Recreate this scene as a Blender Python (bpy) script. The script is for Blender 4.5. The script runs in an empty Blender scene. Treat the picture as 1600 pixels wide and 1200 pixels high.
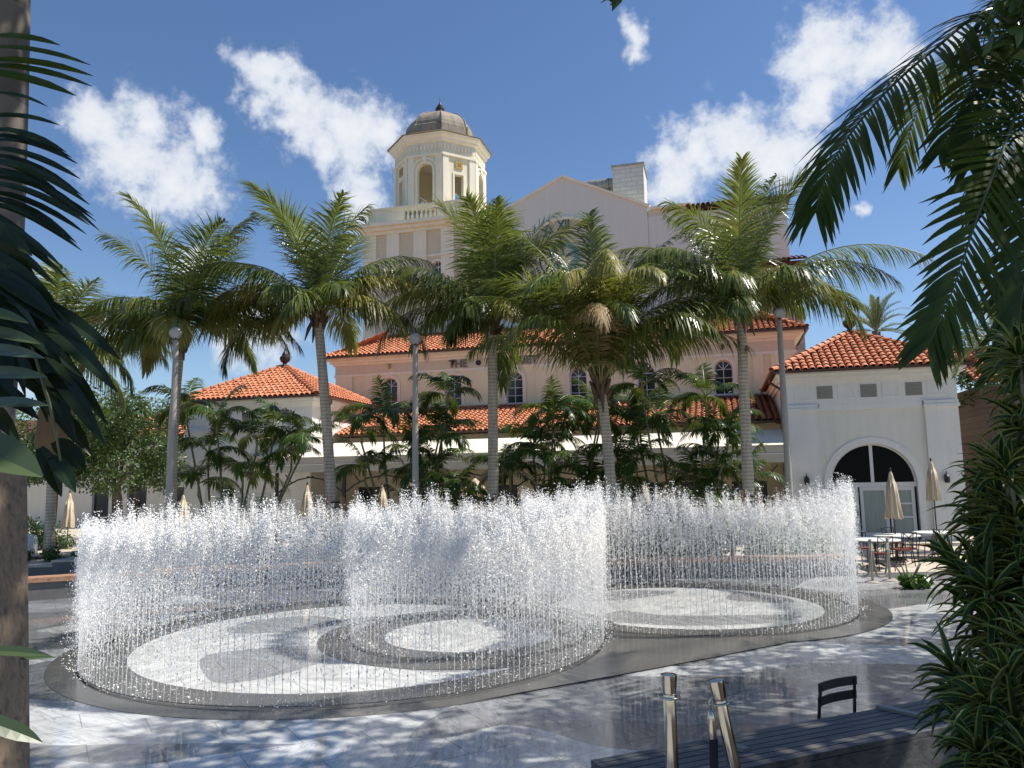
import bpy, bmesh, math, random
import numpy as np
from mathutils import Vector, Matrix, geometry
rnd = random.Random(7)
R = math.radians
C = bpy.context.scene.collection
SC = bpy.context.scene

# ------------------------------------------------------------------ camera
CAM_H = 2.5
_up = Vector((-156, 9450, -1200)).normalized()          # world up seen in camera axes
_fw = Vector((0, 0, -1)); _fw = (_fw - _up * _fw.dot(_up)).normalized()
_rt = _fw.cross(_up)
CAM_R = Matrix((_rt, _fw, _up))                          # camera axes -> world axes
cam = bpy.data.cameras.new('camera'); cam.sensor_width = 36; cam.lens = 27; cam.clip_start = 0.05; cam.clip_end = 3000
cam_o = bpy.data.objects.new('camera', cam); C.objects.link(cam_o)
cam_o.matrix_world = Matrix.Translation((0, 0, CAM_H)) @ CAM_R.to_4x4()
SC.camera = cam_o

def ray(x, y): return (CAM_R @ Vector((x - 800, 600 - y, -1200)))
def gnd(x, y, z=0.0):
    d = ray(x, y); k = (z - CAM_H) / d.z
    return Vector((d.x * k, d.y * k, z))
def at(x, y, Y):
    d = ray(x, y); k = Y / d.y
    return Vector((d.x * k, Y, CAM_H + d.z * k))

# ------------------------------------------------------------------ sun, sky, exposure
SUN_EL = R(57); SUN_AZ = math.atan2(1.0, 0.03)          # azimuth clockwise from +Y
sd = Vector((math.sin(SUN_AZ) * math.cos(SUN_EL), math.cos(SUN_AZ) * math.cos(SUN_EL), math.sin(SUN_EL)))
sun = bpy.data.lights.new('sun', 'SUN'); sun.energy = 5.0; sun.angle = R(0.5); sun.color = (1.0, 0.95, 0.86)
sun_o = bpy.data.objects.new('sun', sun); C.objects.link(sun_o)
sun_o.rotation_euler = (-sd).to_track_quat('-Z', 'Y').to_euler(); sun_o.location = (20, 10, 40)
SC.view_settings.view_transform = 'Standard'; SC.view_settings.look = 'None'
SC.view_settings.exposure = 0.46; SC.view_settings.gamma = 1.0
SC.cycles.max_bounces = 8; SC.cycles.transparent_max_bounces = 8
SC.cycles.diffuse_bounces = 4; SC.cycles.glossy_bounces = 3; SC.cycles.transmission_bounces = 4
SC.cycles.caustics_reflective = False; SC.cycles.caustics_refractive = False
try: SC.cycles.use_denoising = True
except Exception: pass

class NT:
    """terse node building"""
    def __init__(s, tree): s.t = tree; s.t.nodes.clear()
    def n(s, kind, ins=None, **props):
        nd = s.t.nodes.new(kind)
        for k, v in props.items(): setattr(nd, k, v)
        for k, v in (ins or {}).items():
            sock = nd.inputs[k]
            if isinstance(v, bpy.types.NodeSocket): s.t.links.new(v, sock)
            else:
                if sock.type == 'RGBA' and len(v) == 3: v = (*v, 1)
                sock.default_value = v
        return nd
    def math(s, op, a, b=0.0, clamp=False):
        return s.n('ShaderNodeMath', {0: a, 1: b}, operation=op, use_clamp=clamp).outputs[0]
    def vmath(s, op, a, b):
        return s.n('ShaderNodeVectorMath', {0: a, 1: b}, operation=op)
    def ramp(s, fac, stops, interp='LINEAR'):
        nd = s.n('ShaderNodeValToRGB', {0: fac}); cr = nd.color_ramp; cr.interpolation = interp
        while len(cr.elements) < len(stops): cr.elements.new(0.5)
        for e, (p, c) in zip(cr.elements, stops):
            e.position = p; e.color = (*c, 1) if len(c) == 3 else c
        return nd.outputs[0]
    def mix(s, fac, a, b, mode='MIX'):
        nd = s.n('ShaderNodeMix', None, data_type='RGBA', blend_type=mode)
        for sock, v in ((nd.inputs[0], fac), (nd.inputs[6], a), (nd.inputs[7], b)):
            if isinstance(v, bpy.types.NodeSocket): s.t.links.new(v, sock)
            else: sock.default_value = (*v, 1) if isinstance(v, tuple) and len(v) == 3 else v
        return nd.outputs[2]
    def noise(s, vec, scale, detail=4.0, rough=0.55, dist=0.0):
        return s.n('ShaderNodeTexNoise', {'Vector': vec, 'Scale': scale, 'Detail': detail, 'Roughness': rough, 'Distortion': dist})
    def link(s, a, b): s.t.links.new(a, b)

W = bpy.data.worlds.new('World'); SC.world = W; W.use_nodes = True
def build_world():
    g = NT(W.node_tree)
    sky = g.n('ShaderNodeTexSky', sky_type='NISHITA', sun_disc=False, sun_elevation=SUN_EL, sun_rotation=SUN_AZ,
              altitude=0, air_density=1.0, dust_density=0.25, ozone_density=3.0)
    skyc = g.n('ShaderNodeHueSaturation', {'Hue': 0.504, 'Saturation': 1.10, 'Value': 1.0, 'Color': sky.outputs[0]}).outputs[0]
    d = g.n('ShaderNodeTexCoord').outputs['Generated']
    # clouds: soft cells placed in fixed world directions, broken up by noise
    w1 = g.noise(d, 9.0, 5.0, 0.6); w2 = g.noise(d, 30.0, 6.0, 0.62)
    warp = g.vmath('SUBTRACT', w1.outputs['Color'], (0.5, 0.5, 0.5)).outputs[0]
    dw = g.vmath('ADD', d, g.n('ShaderNodeVectorMath', {0: warp, 'Scale': 0.10}, operation='SCALE').outputs[0]).outputs[0]
    blobs = [(130, 195, 52), (190, 235, 74), (270, 280, 80), (330, 218, 30), (235, 200, 36), (330, 300, 40),
             (428, 140, 46), (470, 195, 56), (545, 215, 66), (600, 232, 44), (560, 305, 44), (500, 240, 40),
             (1300, 95, 58), (1365, 85, 52), (1415, 95, 40), (1500, 42, 26), (1300, 160, 36),
             (1075, 250, 52), (1150, 225, 66), (1215, 240, 52), (1265, 228, 30), (1050, 300, 46),
             (985, 42, 26), (1340, 328, 14), (400, 520, 62), (90, 540, 80), (300, 420, 34)]
    acc = None
    for (x, y, r) in blobs:
        v = ray(x, y).normalized()
        dist = g.vmath('DISTANCE', dw, tuple(v)).outputs['Value']
        c = g.math('SUBTRACT', 1.0, g.math('DIVIDE', dist, r / 1200 * 1.25))
        acc = c if acc is None else g.n('ShaderNodeMath', {0: acc, 1: c, 2: 0.15}, operation='SMOOTH_MAX').outputs[0]
    fine = g.math('MULTIPLY', g.math('SUBTRACT', w2.outputs[0], 0.5), 1.35)
    big = g.math('MULTIPLY', g.math('SUBTRACT', w1.outputs[0], 0.5), 0.9)
    w3 = g.noise(d, 85.0, 5.0, 0.6); finer = g.math('MULTIPLY', g.math('SUBTRACT', w3.outputs[0], 0.5), 0.5)
    m = g.math('ADD', g.math('ADD', g.math('ADD', acc, fine), big), finer)
    mask = g.n('ShaderNodeMapRange', {0: m, 1: 0.0, 2: 0.66}, interpolation_type='SMOOTHSTEP').outputs[0]
    mask = g.math('MULTIPLY', mask, 0.93)
    shade = g.n('ShaderNodeMapRange', {0: m, 1: 0.35, 2: 1.1}, interpolation_type='SMOOTHSTEP').outputs[0]
    ccol = g.mix(shade, (0.78, 0.84, 0.94), (0.98, 1.0, 1.03))
    b1 = g.n('ShaderNodeBackground', {'Color': skyc, 'Strength': 0.096})
    b2 = g.n('ShaderNodeBackground', {'Color': ccol, 'Strength': 0.68})
    ms = g.n('ShaderNodeMixShader', {0: mask, 1: b1.outputs[0], 2: b2.outputs[0]})
    o = g.n('ShaderNodeOutputWorld'); g.link(ms.outputs[0], o.inputs[0])
build_world()

# ------------------------------------------------------------------ materials
MATS = {}
def material(name, fn):
    m = bpy.data.materials.new(name); m.use_nodes = True
    g = NT(m.node_tree); o = g.n('ShaderNodeOutputMaterial'); fn(g, o); MATS[name] = m; return m
def principled(g, o, color, rough=0.6, bump=None, bdist=0.01, bstr=0.5, **kw):
    ins = {'Base Color': color, 'Roughness': rough}; ins.update(kw)
    p = g.n('ShaderNodeBsdfPrincipled', ins)
    if bump is not None:
        b = g.n('ShaderNodeBump', {'Height': bump, 'Distance': bdist, 'Strength': bstr}); g.link(b.outputs[0], p.inputs['Normal'])
    g.link(p.outputs[0], o.inputs[0]); return p
def objco(g): return g.n('ShaderNodeTexCoord').outputs['Object']
def scaled(g, v, s): return g.n('ShaderNodeMapping', {'Vector': v, 'Scale': s}).outputs[0]

def stucco(c, dirt=0.8, rough=0.85):
    def fn(g, o):
        v = objco(g)
        n1 = g.noise(v, 0.45, 5).outputs[0]; n2 = g.noise(scaled(g, v, (3, 3, 0.25)), 1.2, 5).outputs[0]; n3 = g.noise(v, 28, 3).outputs[0]
        f = g.math('MULTIPLY', g.math('ADD', n1, n2), 0.5)
        col = g.ramp(f, [(0.3, tuple(x * dirt for x in c)), (0.6, c), (0.8, tuple(min(1, x * 1.05) for x in c))])
        st = g.noise(scaled(g, v, (7, 7, 0.35)), 1.0, 6, 0.65).outputs[0]
        col = g.mix(g.n('ShaderNodeMapRange', {0: st, 1: 0.56, 2: 0.8, 3: 0.0, 4: 0.45}).outputs[0], col, tuple(x * 0.62 for x in c))
        principled(g, o, col, rough, n3, 0.01, 0.35)
    return fn
material('white_stucco', stucco((0.73, 0.71, 0.655), 0.9))
material('white_trim', stucco((0.76, 0.755, 0.73), 0.9))
material('peach_stucco', stucco((0.80, 0.735, 0.495), 0.92))
material('peach_trim', stucco((0.84, 0.73, 0.58), 0.94))
material('sand_stucco', stucco((0.66, 0.58, 0.44), 0.9))
material('cream_stucco', stucco((0.80, 0.735, 0.57), 0.87))
material('cream_trim', stucco((0.84, 0.785, 0.64), 0.88))
material('pale_stucco', stucco((0.70, 0.675, 0.61), 0.94))
material('plaza_wall', stucco((0.62, 0.58, 0.50), 0.9))
def rough_brick(c1, c2):
    def fn(g, o):
        v = objco(g)
        b = g.n('ShaderNodeTexBrick', {'Vector': g.n('ShaderNodeMapping', {'Vector': v, 'Rotation': (R(90), 0, 0)}).outputs[0],
             'Color1': c1, 'Color2': c2, 'Mortar': tuple(x * 0.75 for x in c1), 'Scale': 1.0, 'Mortar Size': 0.02, 'Brick Width': 0.7, 'Row Height': 0.28})
        n = g.noise(v, 3, 5).outputs[0]
        col = g.mix(g.math('MULTIPLY', n, 0.55), b.outputs[0], tuple(x * 0.7 for x in c1))
        principled(g, o, col, 0.9, g.math('ADD', g.math('MULTIPLY', b.outputs[1], -0.6), n), 0.03, 0.6)
    return fn
material('pale_brick', rough_brick((0.62, 0.60, 0.55), (0.72, 0.70, 0.66)))
material('rose_brick', rough_brick((0.50, 0.40, 0.34), (0.60, 0.50, 0.43)))
material('brown_brick', rough_brick((0.10, 0.065, 0.05), (0.14, 0.09, 0.07)))
def tiles(g, o):
    gi = g.n('ShaderNodeNewGeometry').outputs['Random Per Island']
    col = g.ramp(gi, [(0.0, (0.50, 0.16, 0.065)), (0.3, (0.57, 0.185, 0.075)), (0.65, (0.63, 0.21, 0.09)), (0.9, (0.66, 0.25, 0.12)), (1.0, (0.60, 0.28, 0.16))])
    n = g.noise(objco(g), 6, 4).outputs[0]
    col = g.mix(g.math('MULTIPLY', n, 0.4), col, (0.34, 0.15, 0.085))
    principled(g, o, col, 0.75, n, 0.01, 0.3)
material('roof_tile', tiles)
material('roof_under', lambda g, o: principled(g, o, (0.10, 0.035, 0.02), 0.9))
def plain(c, rough=0.5, metal=0.0, nscale=8, var=0.25, bump=0.15):
    def fn(g, o):
        n = g.noise(objco(g), nscale, 4).outputs[0]
        col = g.mix(g.math('MULTIPLY', n, var * 2), c, tuple(x * 0.6 for x in c))
        principled(g, o, col, rough, n, 0.005, bump, Metallic=metal)
    return fn
material('copper_gutter', plain((0.11, 0.055, 0.035), 0.55, 0.3))
material('dark_bronze', plain((0.06, 0.04, 0.035), 0.45, 0.6))
def lead(g, o):
    v = objco(g); n = g.noise(scaled(g, v, (1.5, 1.5, 0.3)), 1.6, 5).outputs[0]; n2 = g.noise(v, 5, 4).outputs[0]
    col = g.ramp(g.math('ADD', g.math('MULTIPLY', n, 0.75), g.math('MULTIPLY', n2, 0.3)), [(0.35, (0.15, 0.13, 0.11)), (0.52, (0.27, 0.24, 0.195)), (0.62, (0.33, 0.27, 0.21)), (0.72, (0.27, 0.16, 0.09))])
    principled(g, o, col, 0.8, n2, 0.01, 0.3, **{'Specular IOR Level': 0.2})
material('lead_dome', lead)
material('galvanized', plain((0.30, 0.30, 0.29), 0.5, 0.35))
def glassdark(g, o):
    n = g.noise(objco(g), 1.3, 2).outputs[0]
    principled(g, o, g.mix(n, (0.012, 0.016, 0.022), (0.03, 0.037, 0.045)), 0.06, n, 0.02, 0.08)
material('dark_glass', glassdark)
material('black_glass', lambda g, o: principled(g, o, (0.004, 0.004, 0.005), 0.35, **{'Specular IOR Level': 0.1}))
def curtain(g, o):
    v = objco(g); n = g.noise(scaled(g, v, (9, 9, 0.3)), 1.0, 3).outputs[0]
    principled(g, o, g.mix(n, (0.16, 0.21, 0.20), (0.34, 0.39, 0.37)), 0.15)
material('curtain_glass', curtain)
material('window_paint', plain((0.72, 0.72, 0.72), 0.5))
material('black_steel', plain((0.012, 0.012, 0.013), 0.5))
material('dark_sign', plain((0.06, 0.055, 0.05), 0.5))
material('bronze_letter', plain((0.20, 0.17, 0.13), 0.5))
material('clock_face', plain((0.62, 0.58, 0.48), 0.6))
material('clock_blue', plain((0.05, 0.08, 0.16), 0.5))
material('clock_teal', plain((0.16, 0.36, 0.44), 0.5))
material('gold_paint', plain((0.45, 0.30, 0.06), 0.45))
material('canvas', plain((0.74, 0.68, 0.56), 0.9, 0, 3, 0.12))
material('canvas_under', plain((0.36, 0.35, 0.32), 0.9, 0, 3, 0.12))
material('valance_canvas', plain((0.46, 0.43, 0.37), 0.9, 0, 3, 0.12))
def umbrella_cloth(g, o):
    n = g.noise(scaled(g, objco(g), (14, 14, 0.8)), 1.0, 4).outputs[0]
    principled(g, o, g.ramp(n, [(0.35, (0.40, 0.31, 0.21)), (0.6, (0.64, 0.53, 0.39))]), 0.9, n, 0.03, 0.4)
material('umbrella_cloth', umbrella_cloth)
material('lamp_paint', plain((0.37, 0.34, 0.295), 0.55, 0.0, 5, 0.3))
material('lamp_dark', plain((0.05, 0.06, 0.065), 0.35, 0.5))
material('lamp_lens', lambda g, o: principled(g, o, (0.32, 0.33, 0.34), 0.12))
def wood(c, dirv=(18, 18, 0.7), rough=0.65):
    def fn(g, o):
        v = g.n('ShaderNodeMapping', {'Vector': objco(g), 'Scale': dirv}).outputs[0]
        n = g.noise(v, 1.5, 6, 0.6, 0.6).outputs[0]
        principled(g, o, g.ramp(n, [(0.3, tuple(x * 0.45 for x in c)), (0.5, c), (0.72, tuple(min(1, x * 1.3) for x in c))]), rough, n, 0.006, 0.5)
    return fn
material('brace_wood', wood((0.34, 0.21, 0.11)))
material('post_wood', wood((0.20, 0.14, 0.09), (42, 42, 0.9)))
material('bench_wood', wood((0.36, 0.20, 0.12), (1.5, 14, 14)))
material('deck_wood', wood((0.13, 0.125, 0.125), (1.2, 22, 22), 0.55))
def concrete(c):
    def fn(g, o):
        v = objco(g); n = g.noise(v, 2.2, 6).outputs[0]; n2 = g.noise(v, 40, 3).outputs[0]
        principled(g, o, g.ramp(n, [(0.3, tuple(x * 0.7 for x in c)), (0.65, c)]), 0.7, n2, 0.004, 0.4)
    return fn
material('bench_stone', concrete((0.16, 0.155, 0.15)))
material('concrete', concrete((0.36, 0.37, 0.37)))
material('patio_paving', concrete((0.56, 0.49, 0.39)))
material('earth_ground', concrete((0.17, 0.15, 0.12)))
material('soil', plain((0.035, 0.025, 0.018), 0.95, 0, 14, 0.4, 0.8))
material('granite', lambda g, o: principled(g, o, g.ramp(g.noise(objco(g), 1.1, 6).outputs[0], [(0.3, (0.055, 0.054, 0.052)), (0.7, (0.11, 0.106, 0.10))]), 0.2, g.noise(objco(g), 4, 3).outputs[0], 0.01, 0.12))
material('chrome', lambda g, o: principled(g, o, (0.62, 0.56, 0.46), 0.14, Metallic=1.0))
material('velvet_rope', plain((0.012, 0.012, 0.016), 0.85))
material('grey_rope', plain((0.26, 0.23, 0.20), 0.8))
material('chair_black', plain((0.02, 0.02, 0.022), 0.45, 0.1))
material('chair_iron', plain((0.035, 0.025, 0.022), 0.5, 0.3))
material('seat_red', plain((0.20, 0.045, 0.025), 0.7))
material('table_white', plain((0.75, 0.75, 0.73), 0.4))
material('white_vinyl', plain((0.80, 0.80, 0.80), 0.5))
def marble_of(tone=None):
    def marble(g, o):
        pos = g.n('ShaderNodeNewGeometry').outputs['Position']
        wn = g.noise(pos, 0.22, 2).outputs['Color']
        off = g.n('ShaderNodeVectorMath', {0: g.vmath('SUBTRACT', wn, (0.5, 0.5, 0.5)).outputs[0], 'Scale': 3.2}, operation='SCALE').outputs[0]
        wp = g.vmath('ADD', pos, off).outputs[0]
        mp = g.n('ShaderNodeMapping', {'Vector': wp, 'Rotation': (0, 0, R(-32)), 'Scale': (0.26, 0.75, 0.0)}).outputs[0]
        vor = g.n('ShaderNodeTexVoronoi', {'Vector': mp, 'Scale': 1.0, 'Randomness': 0.9}, feature='F1')
        sep = g.n('ShaderNodeSeparateColor', {0: vor.outputs['Color']})
        vr = g.n('ShaderNodeVectorRotate', {'Vector': pos, 'Angle': g.math('MULTIPLY', sep.outputs[1], 2.2)}, rotation_type='Z_AXIS').outputs[0]
        vein = g.noise(scaled(g, vr, (0.6, 2.4, 1)), 1.3, 8, 0.6, 1.6).outputs[0]
        vein2 = g.noise(scaled(g, vr, (0.3, 1.6, 1)), 1.6, 6, 0.65, 2.5).outputs[0]
        if tone: slab = g.mix(g.noise(pos, 0.4, 3).outputs[0], tone, tuple(x * 0.8 for x in tone))
        else: slab = g.ramp(sep.outputs[0], [(0.0, (0.21, 0.215, 0.225)), (0.3, (0.30, 0.305, 0.315)), (0.46, (0.50, 0.505, 0.51)), (0.6, (0.62, 0.63, 0.63)), (0.82, (0.23, 0.235, 0.245))], 'CONSTANT')
        vm = g.ramp(vein, [(0.34, (0.72, 0.72, 0.74)), (0.47, (0.93, 0.93, 0.93)), (0.54, (1, 1, 1)), (0.68, (1.18, 1.18, 1.19))])
        col = g.mix(1.0, slab, vm, 'MULTIPLY')
        line = g.ramp(g.math('ABSOLUTE', g.math('SUBTRACT', vein2, 0.5)), [(0.0, (0.5, 0.5, 0.52)), (0.03, (1, 1, 1))])
        col = g.mix(0.7, col, line, 'MULTIPLY')
        jt = g.n('ShaderNodeTexBrick', {'Vector': g.n('ShaderNodeMapping', {'Vector': pos, 'Rotation': (0, 0, R(-32))}).outputs[0], 'Color1': (1, 1, 1, 1), 'Color2': (0.93, 0.93, 0.93, 1), 'Mortar': (0.42, 0.42, 0.42, 1), 'Scale': 1.0, 'Mortar Size': 0.007, 'Brick Width': 1.2, 'Row Height': 0.6})
        col = g.mix(0.85, col, jt.outputs[0], 'MULTIPLY')
        # wetness: everything near the jets, patches elsewhere
        wet = g.noise(pos, 0.6, 5).outputs[0]
        dd = g.vmath('DISTANCE', pos, (-0.3, 13.5, 0)).outputs['Value']
        wn_ = g.math('SUBTRACT', g.math('ADD', wet, 0.35), g.math('MULTIPLY', dd, 0.055))
        rough = g.n('ShaderNodeMapRange', {0: wn_, 1: 0.0, 2: 0.4, 3: 0.30, 4: 0.06}).outputs[0]
        dark = g.n('ShaderNodeMapRange', {0: wn_, 1: 0.2, 2: 0.5, 3: 1.0, 4: 0.88}).outputs[0]
        grit = g.noise(pos, 55, 2).outputs[0]
        col = g.mix(0.12, col, g.n('ShaderNodeCombineColor', {0: grit, 1: grit, 2: grit}).outputs[0], 'MULTIPLY')
        col = g.n('ShaderNodeHueSaturation', {'Color': col, 'Value': dark}).outputs[0]
        principled(g, o, col, rough, g.noise(pos, 5, 3).outputs[0], 0.004, 0.15)
    return marble
material('marble_white', marble_of((0.80, 0.81, 0.80)))
material('marble_grey', marble_of((0.40, 0.405, 0.415)))
marble = marble_of()
material('marble', marble)
def leafmat(c1, c2, rough=0.4, trans=0.35, yellow=None, spec=0.4):
    """thin leaf: colour varies per leaf and per object"""
    def fn(g, o):
        gi = g.n('ShaderNodeNewGeometry').outputs['Random Per Island']
        oi = g.n('ShaderNodeObjectInfo').outputs['Random']
        f = g.math('ADD', g.math('MULTIPLY', gi, 0.6), g.math('MULTIPLY', oi, 0.4))
        col = g.ramp(f, [(0.15, c1), (0.8, c2)] + ([(0.93, yellow)] if yellow else []))
        p = g.n('ShaderNodeBsdfPrincipled', {'Base Color': col, 'Roughness': rough, 'Specular IOR Level': spec})
        t = g.n('ShaderNodeBsdfTranslucent', {'Color': g.mix(0.5, col, (0.30, 0.36, 0.03))})
        m = g.n('ShaderNodeMixShader', {0: trans, 1: p.outputs[0], 2: t.outputs[0]})
        g.link(m.outputs[0], o.inputs[0])
    return fn
material('coco_leaf', leafmat((0.036, 0.068, 0.018), (0.185, 0.22, 0.06), 0.3, 0.32, (0.38, 0.32, 0.10), spec=0.42))
material('coco_old_leaf', leafmat((0.20, 0.20, 0.05), (0.40, 0.34, 0.09), 0.42, 0.34, (0.48, 0.36, 0.14)))
material('coco_dry_leaf', leafmat((0.30, 0.20, 0.09), (0.46, 0.34, 0.17), 0.6, 0.2))
material('near_leaf', leafmat((0.014, 0.034, 0.008), (0.042, 0.072, 0.015), 0.36, 0.2, spec=0.14))  # palm green darkened: foreground shade and backlight are put into the colour
material('pale_leaf', leafmat((0.04, 0.065, 0.03), (0.075, 0.105, 0.05), 0.3, 0.08, spec=0.5))
material('shaded_leaf', leafmat((0.008, 0.016, 0.008), (0.018, 0.032, 0.016), 0.28, 0.05, spec=0.22))  # near-black tone holds the foreground shade in the leaf colour
material('clump_leaf', leafmat((0.014, 0.042, 0.010), (0.06, 0.12, 0.024), 0.34, 0.24, (0.15, 0.19, 0.045)))
material('tree_leaf', leafmat((0.018, 0.045, 0.012), (0.065, 0.115, 0.03), 0.4, 0.22))
material('shrub_leaf', leafmat((0.03, 0.08, 0.012), (0.10, 0.19, 0.035), 0.4, 0.25, (0.24, 0.30, 0.05)))
material('red_leaf', leafmat((0.05, 0.03, 0.025), (0.12, 0.06, 0.045), 0.45, 0.2))
material('date_leaf', leafmat((0.06, 0.10, 0.05), (0.15, 0.19, 0.10), 0.45, 0.2))
material('dracaena_leaf', leafmat((0.010, 0.030, 0.007), (0.026, 0.062, 0.015), 0.38, 0.12, spec=0.22))
material('dracaena_edge', leafmat((0.12, 0.155, 0.035), (0.25, 0.275, 0.08), 0.42, 0.16, spec=0.25))
def rachis(g, o): principled(g, o, (0.22, 0.22, 0.07), 0.45)
material('rachis', rachis)
material('dark_rachis', lambda g, o: principled(g, o, (0.07, 0.085, 0.03), 0.45))
def bark(c1, c2, ring=7.0):
    def fn(g, o):
        v = objco(g)
        wv = g.n('ShaderNodeTexWave', {'Vector': v, 'Scale': ring, 'Distortion': 1.6, 'Detail': 3.0, 'Detail Scale': 2.0}, bands_direction='Z', wave_profile='SAW').outputs[1]
        n = g.noise(scaled(g, v, (6, 6, 1.0)), 1.5, 5).outputs[0]
        f = g.math('ADD', g.math('MULTIPLY', wv, 0.36), g.math('MULTIPLY', n, 0.75))
        principled(g, o, g.ramp(f, [(0.3, c1), (0.75, c2)]), 0.85, f, 0.02, 0.6)
    return fn
material('palm_bark', bark((0.23, 0.185, 0.135), (0.56, 0.49, 0.385), 3.1))
material('royal_bark', bark((0.065, 0.055, 0.043), (0.15, 0.125, 0.10), 0.5))
material('cane_bark', bark((0.09, 0.10, 0.05), (0.25, 0.24, 0.16), 2.2))
material('tree_bark', bark((0.05, 0.042, 0.035), (0.16, 0.135, 0.11), 0.4))
material('palm_fibre', plain((0.16, 0.10, 0.055), 0.9, 0, 12, 0.4, 0.6))
material('black_strap', plain((0.02, 0.02, 0.02), 0.6))
def water(g, o):
    d = g.n('ShaderNodeBsdfDiffuse', {'Color': (0.555, 0.55, 0.54, 1)})
    t = g.n('ShaderNodeBsdfTranslucent', {'Color': (0.525, 0.52, 0.515, 1)})       # drops pass most of the light on
    gl = g.n('ShaderNodeBsdfGlossy', {'Color': (1, 1, 1, 1), 'Roughness': 0.4})
    a = g.n('ShaderNodeAddShader', {0: d.outputs[0], 1: t.outputs[0]})
    c = g.n('ShaderNodeMixShader', {0: 0.08, 1: a.outputs[0], 2: gl.outputs[0]})
    g.link(c.outputs[0], o.inputs[0])
material('water_spray', water)

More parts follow.
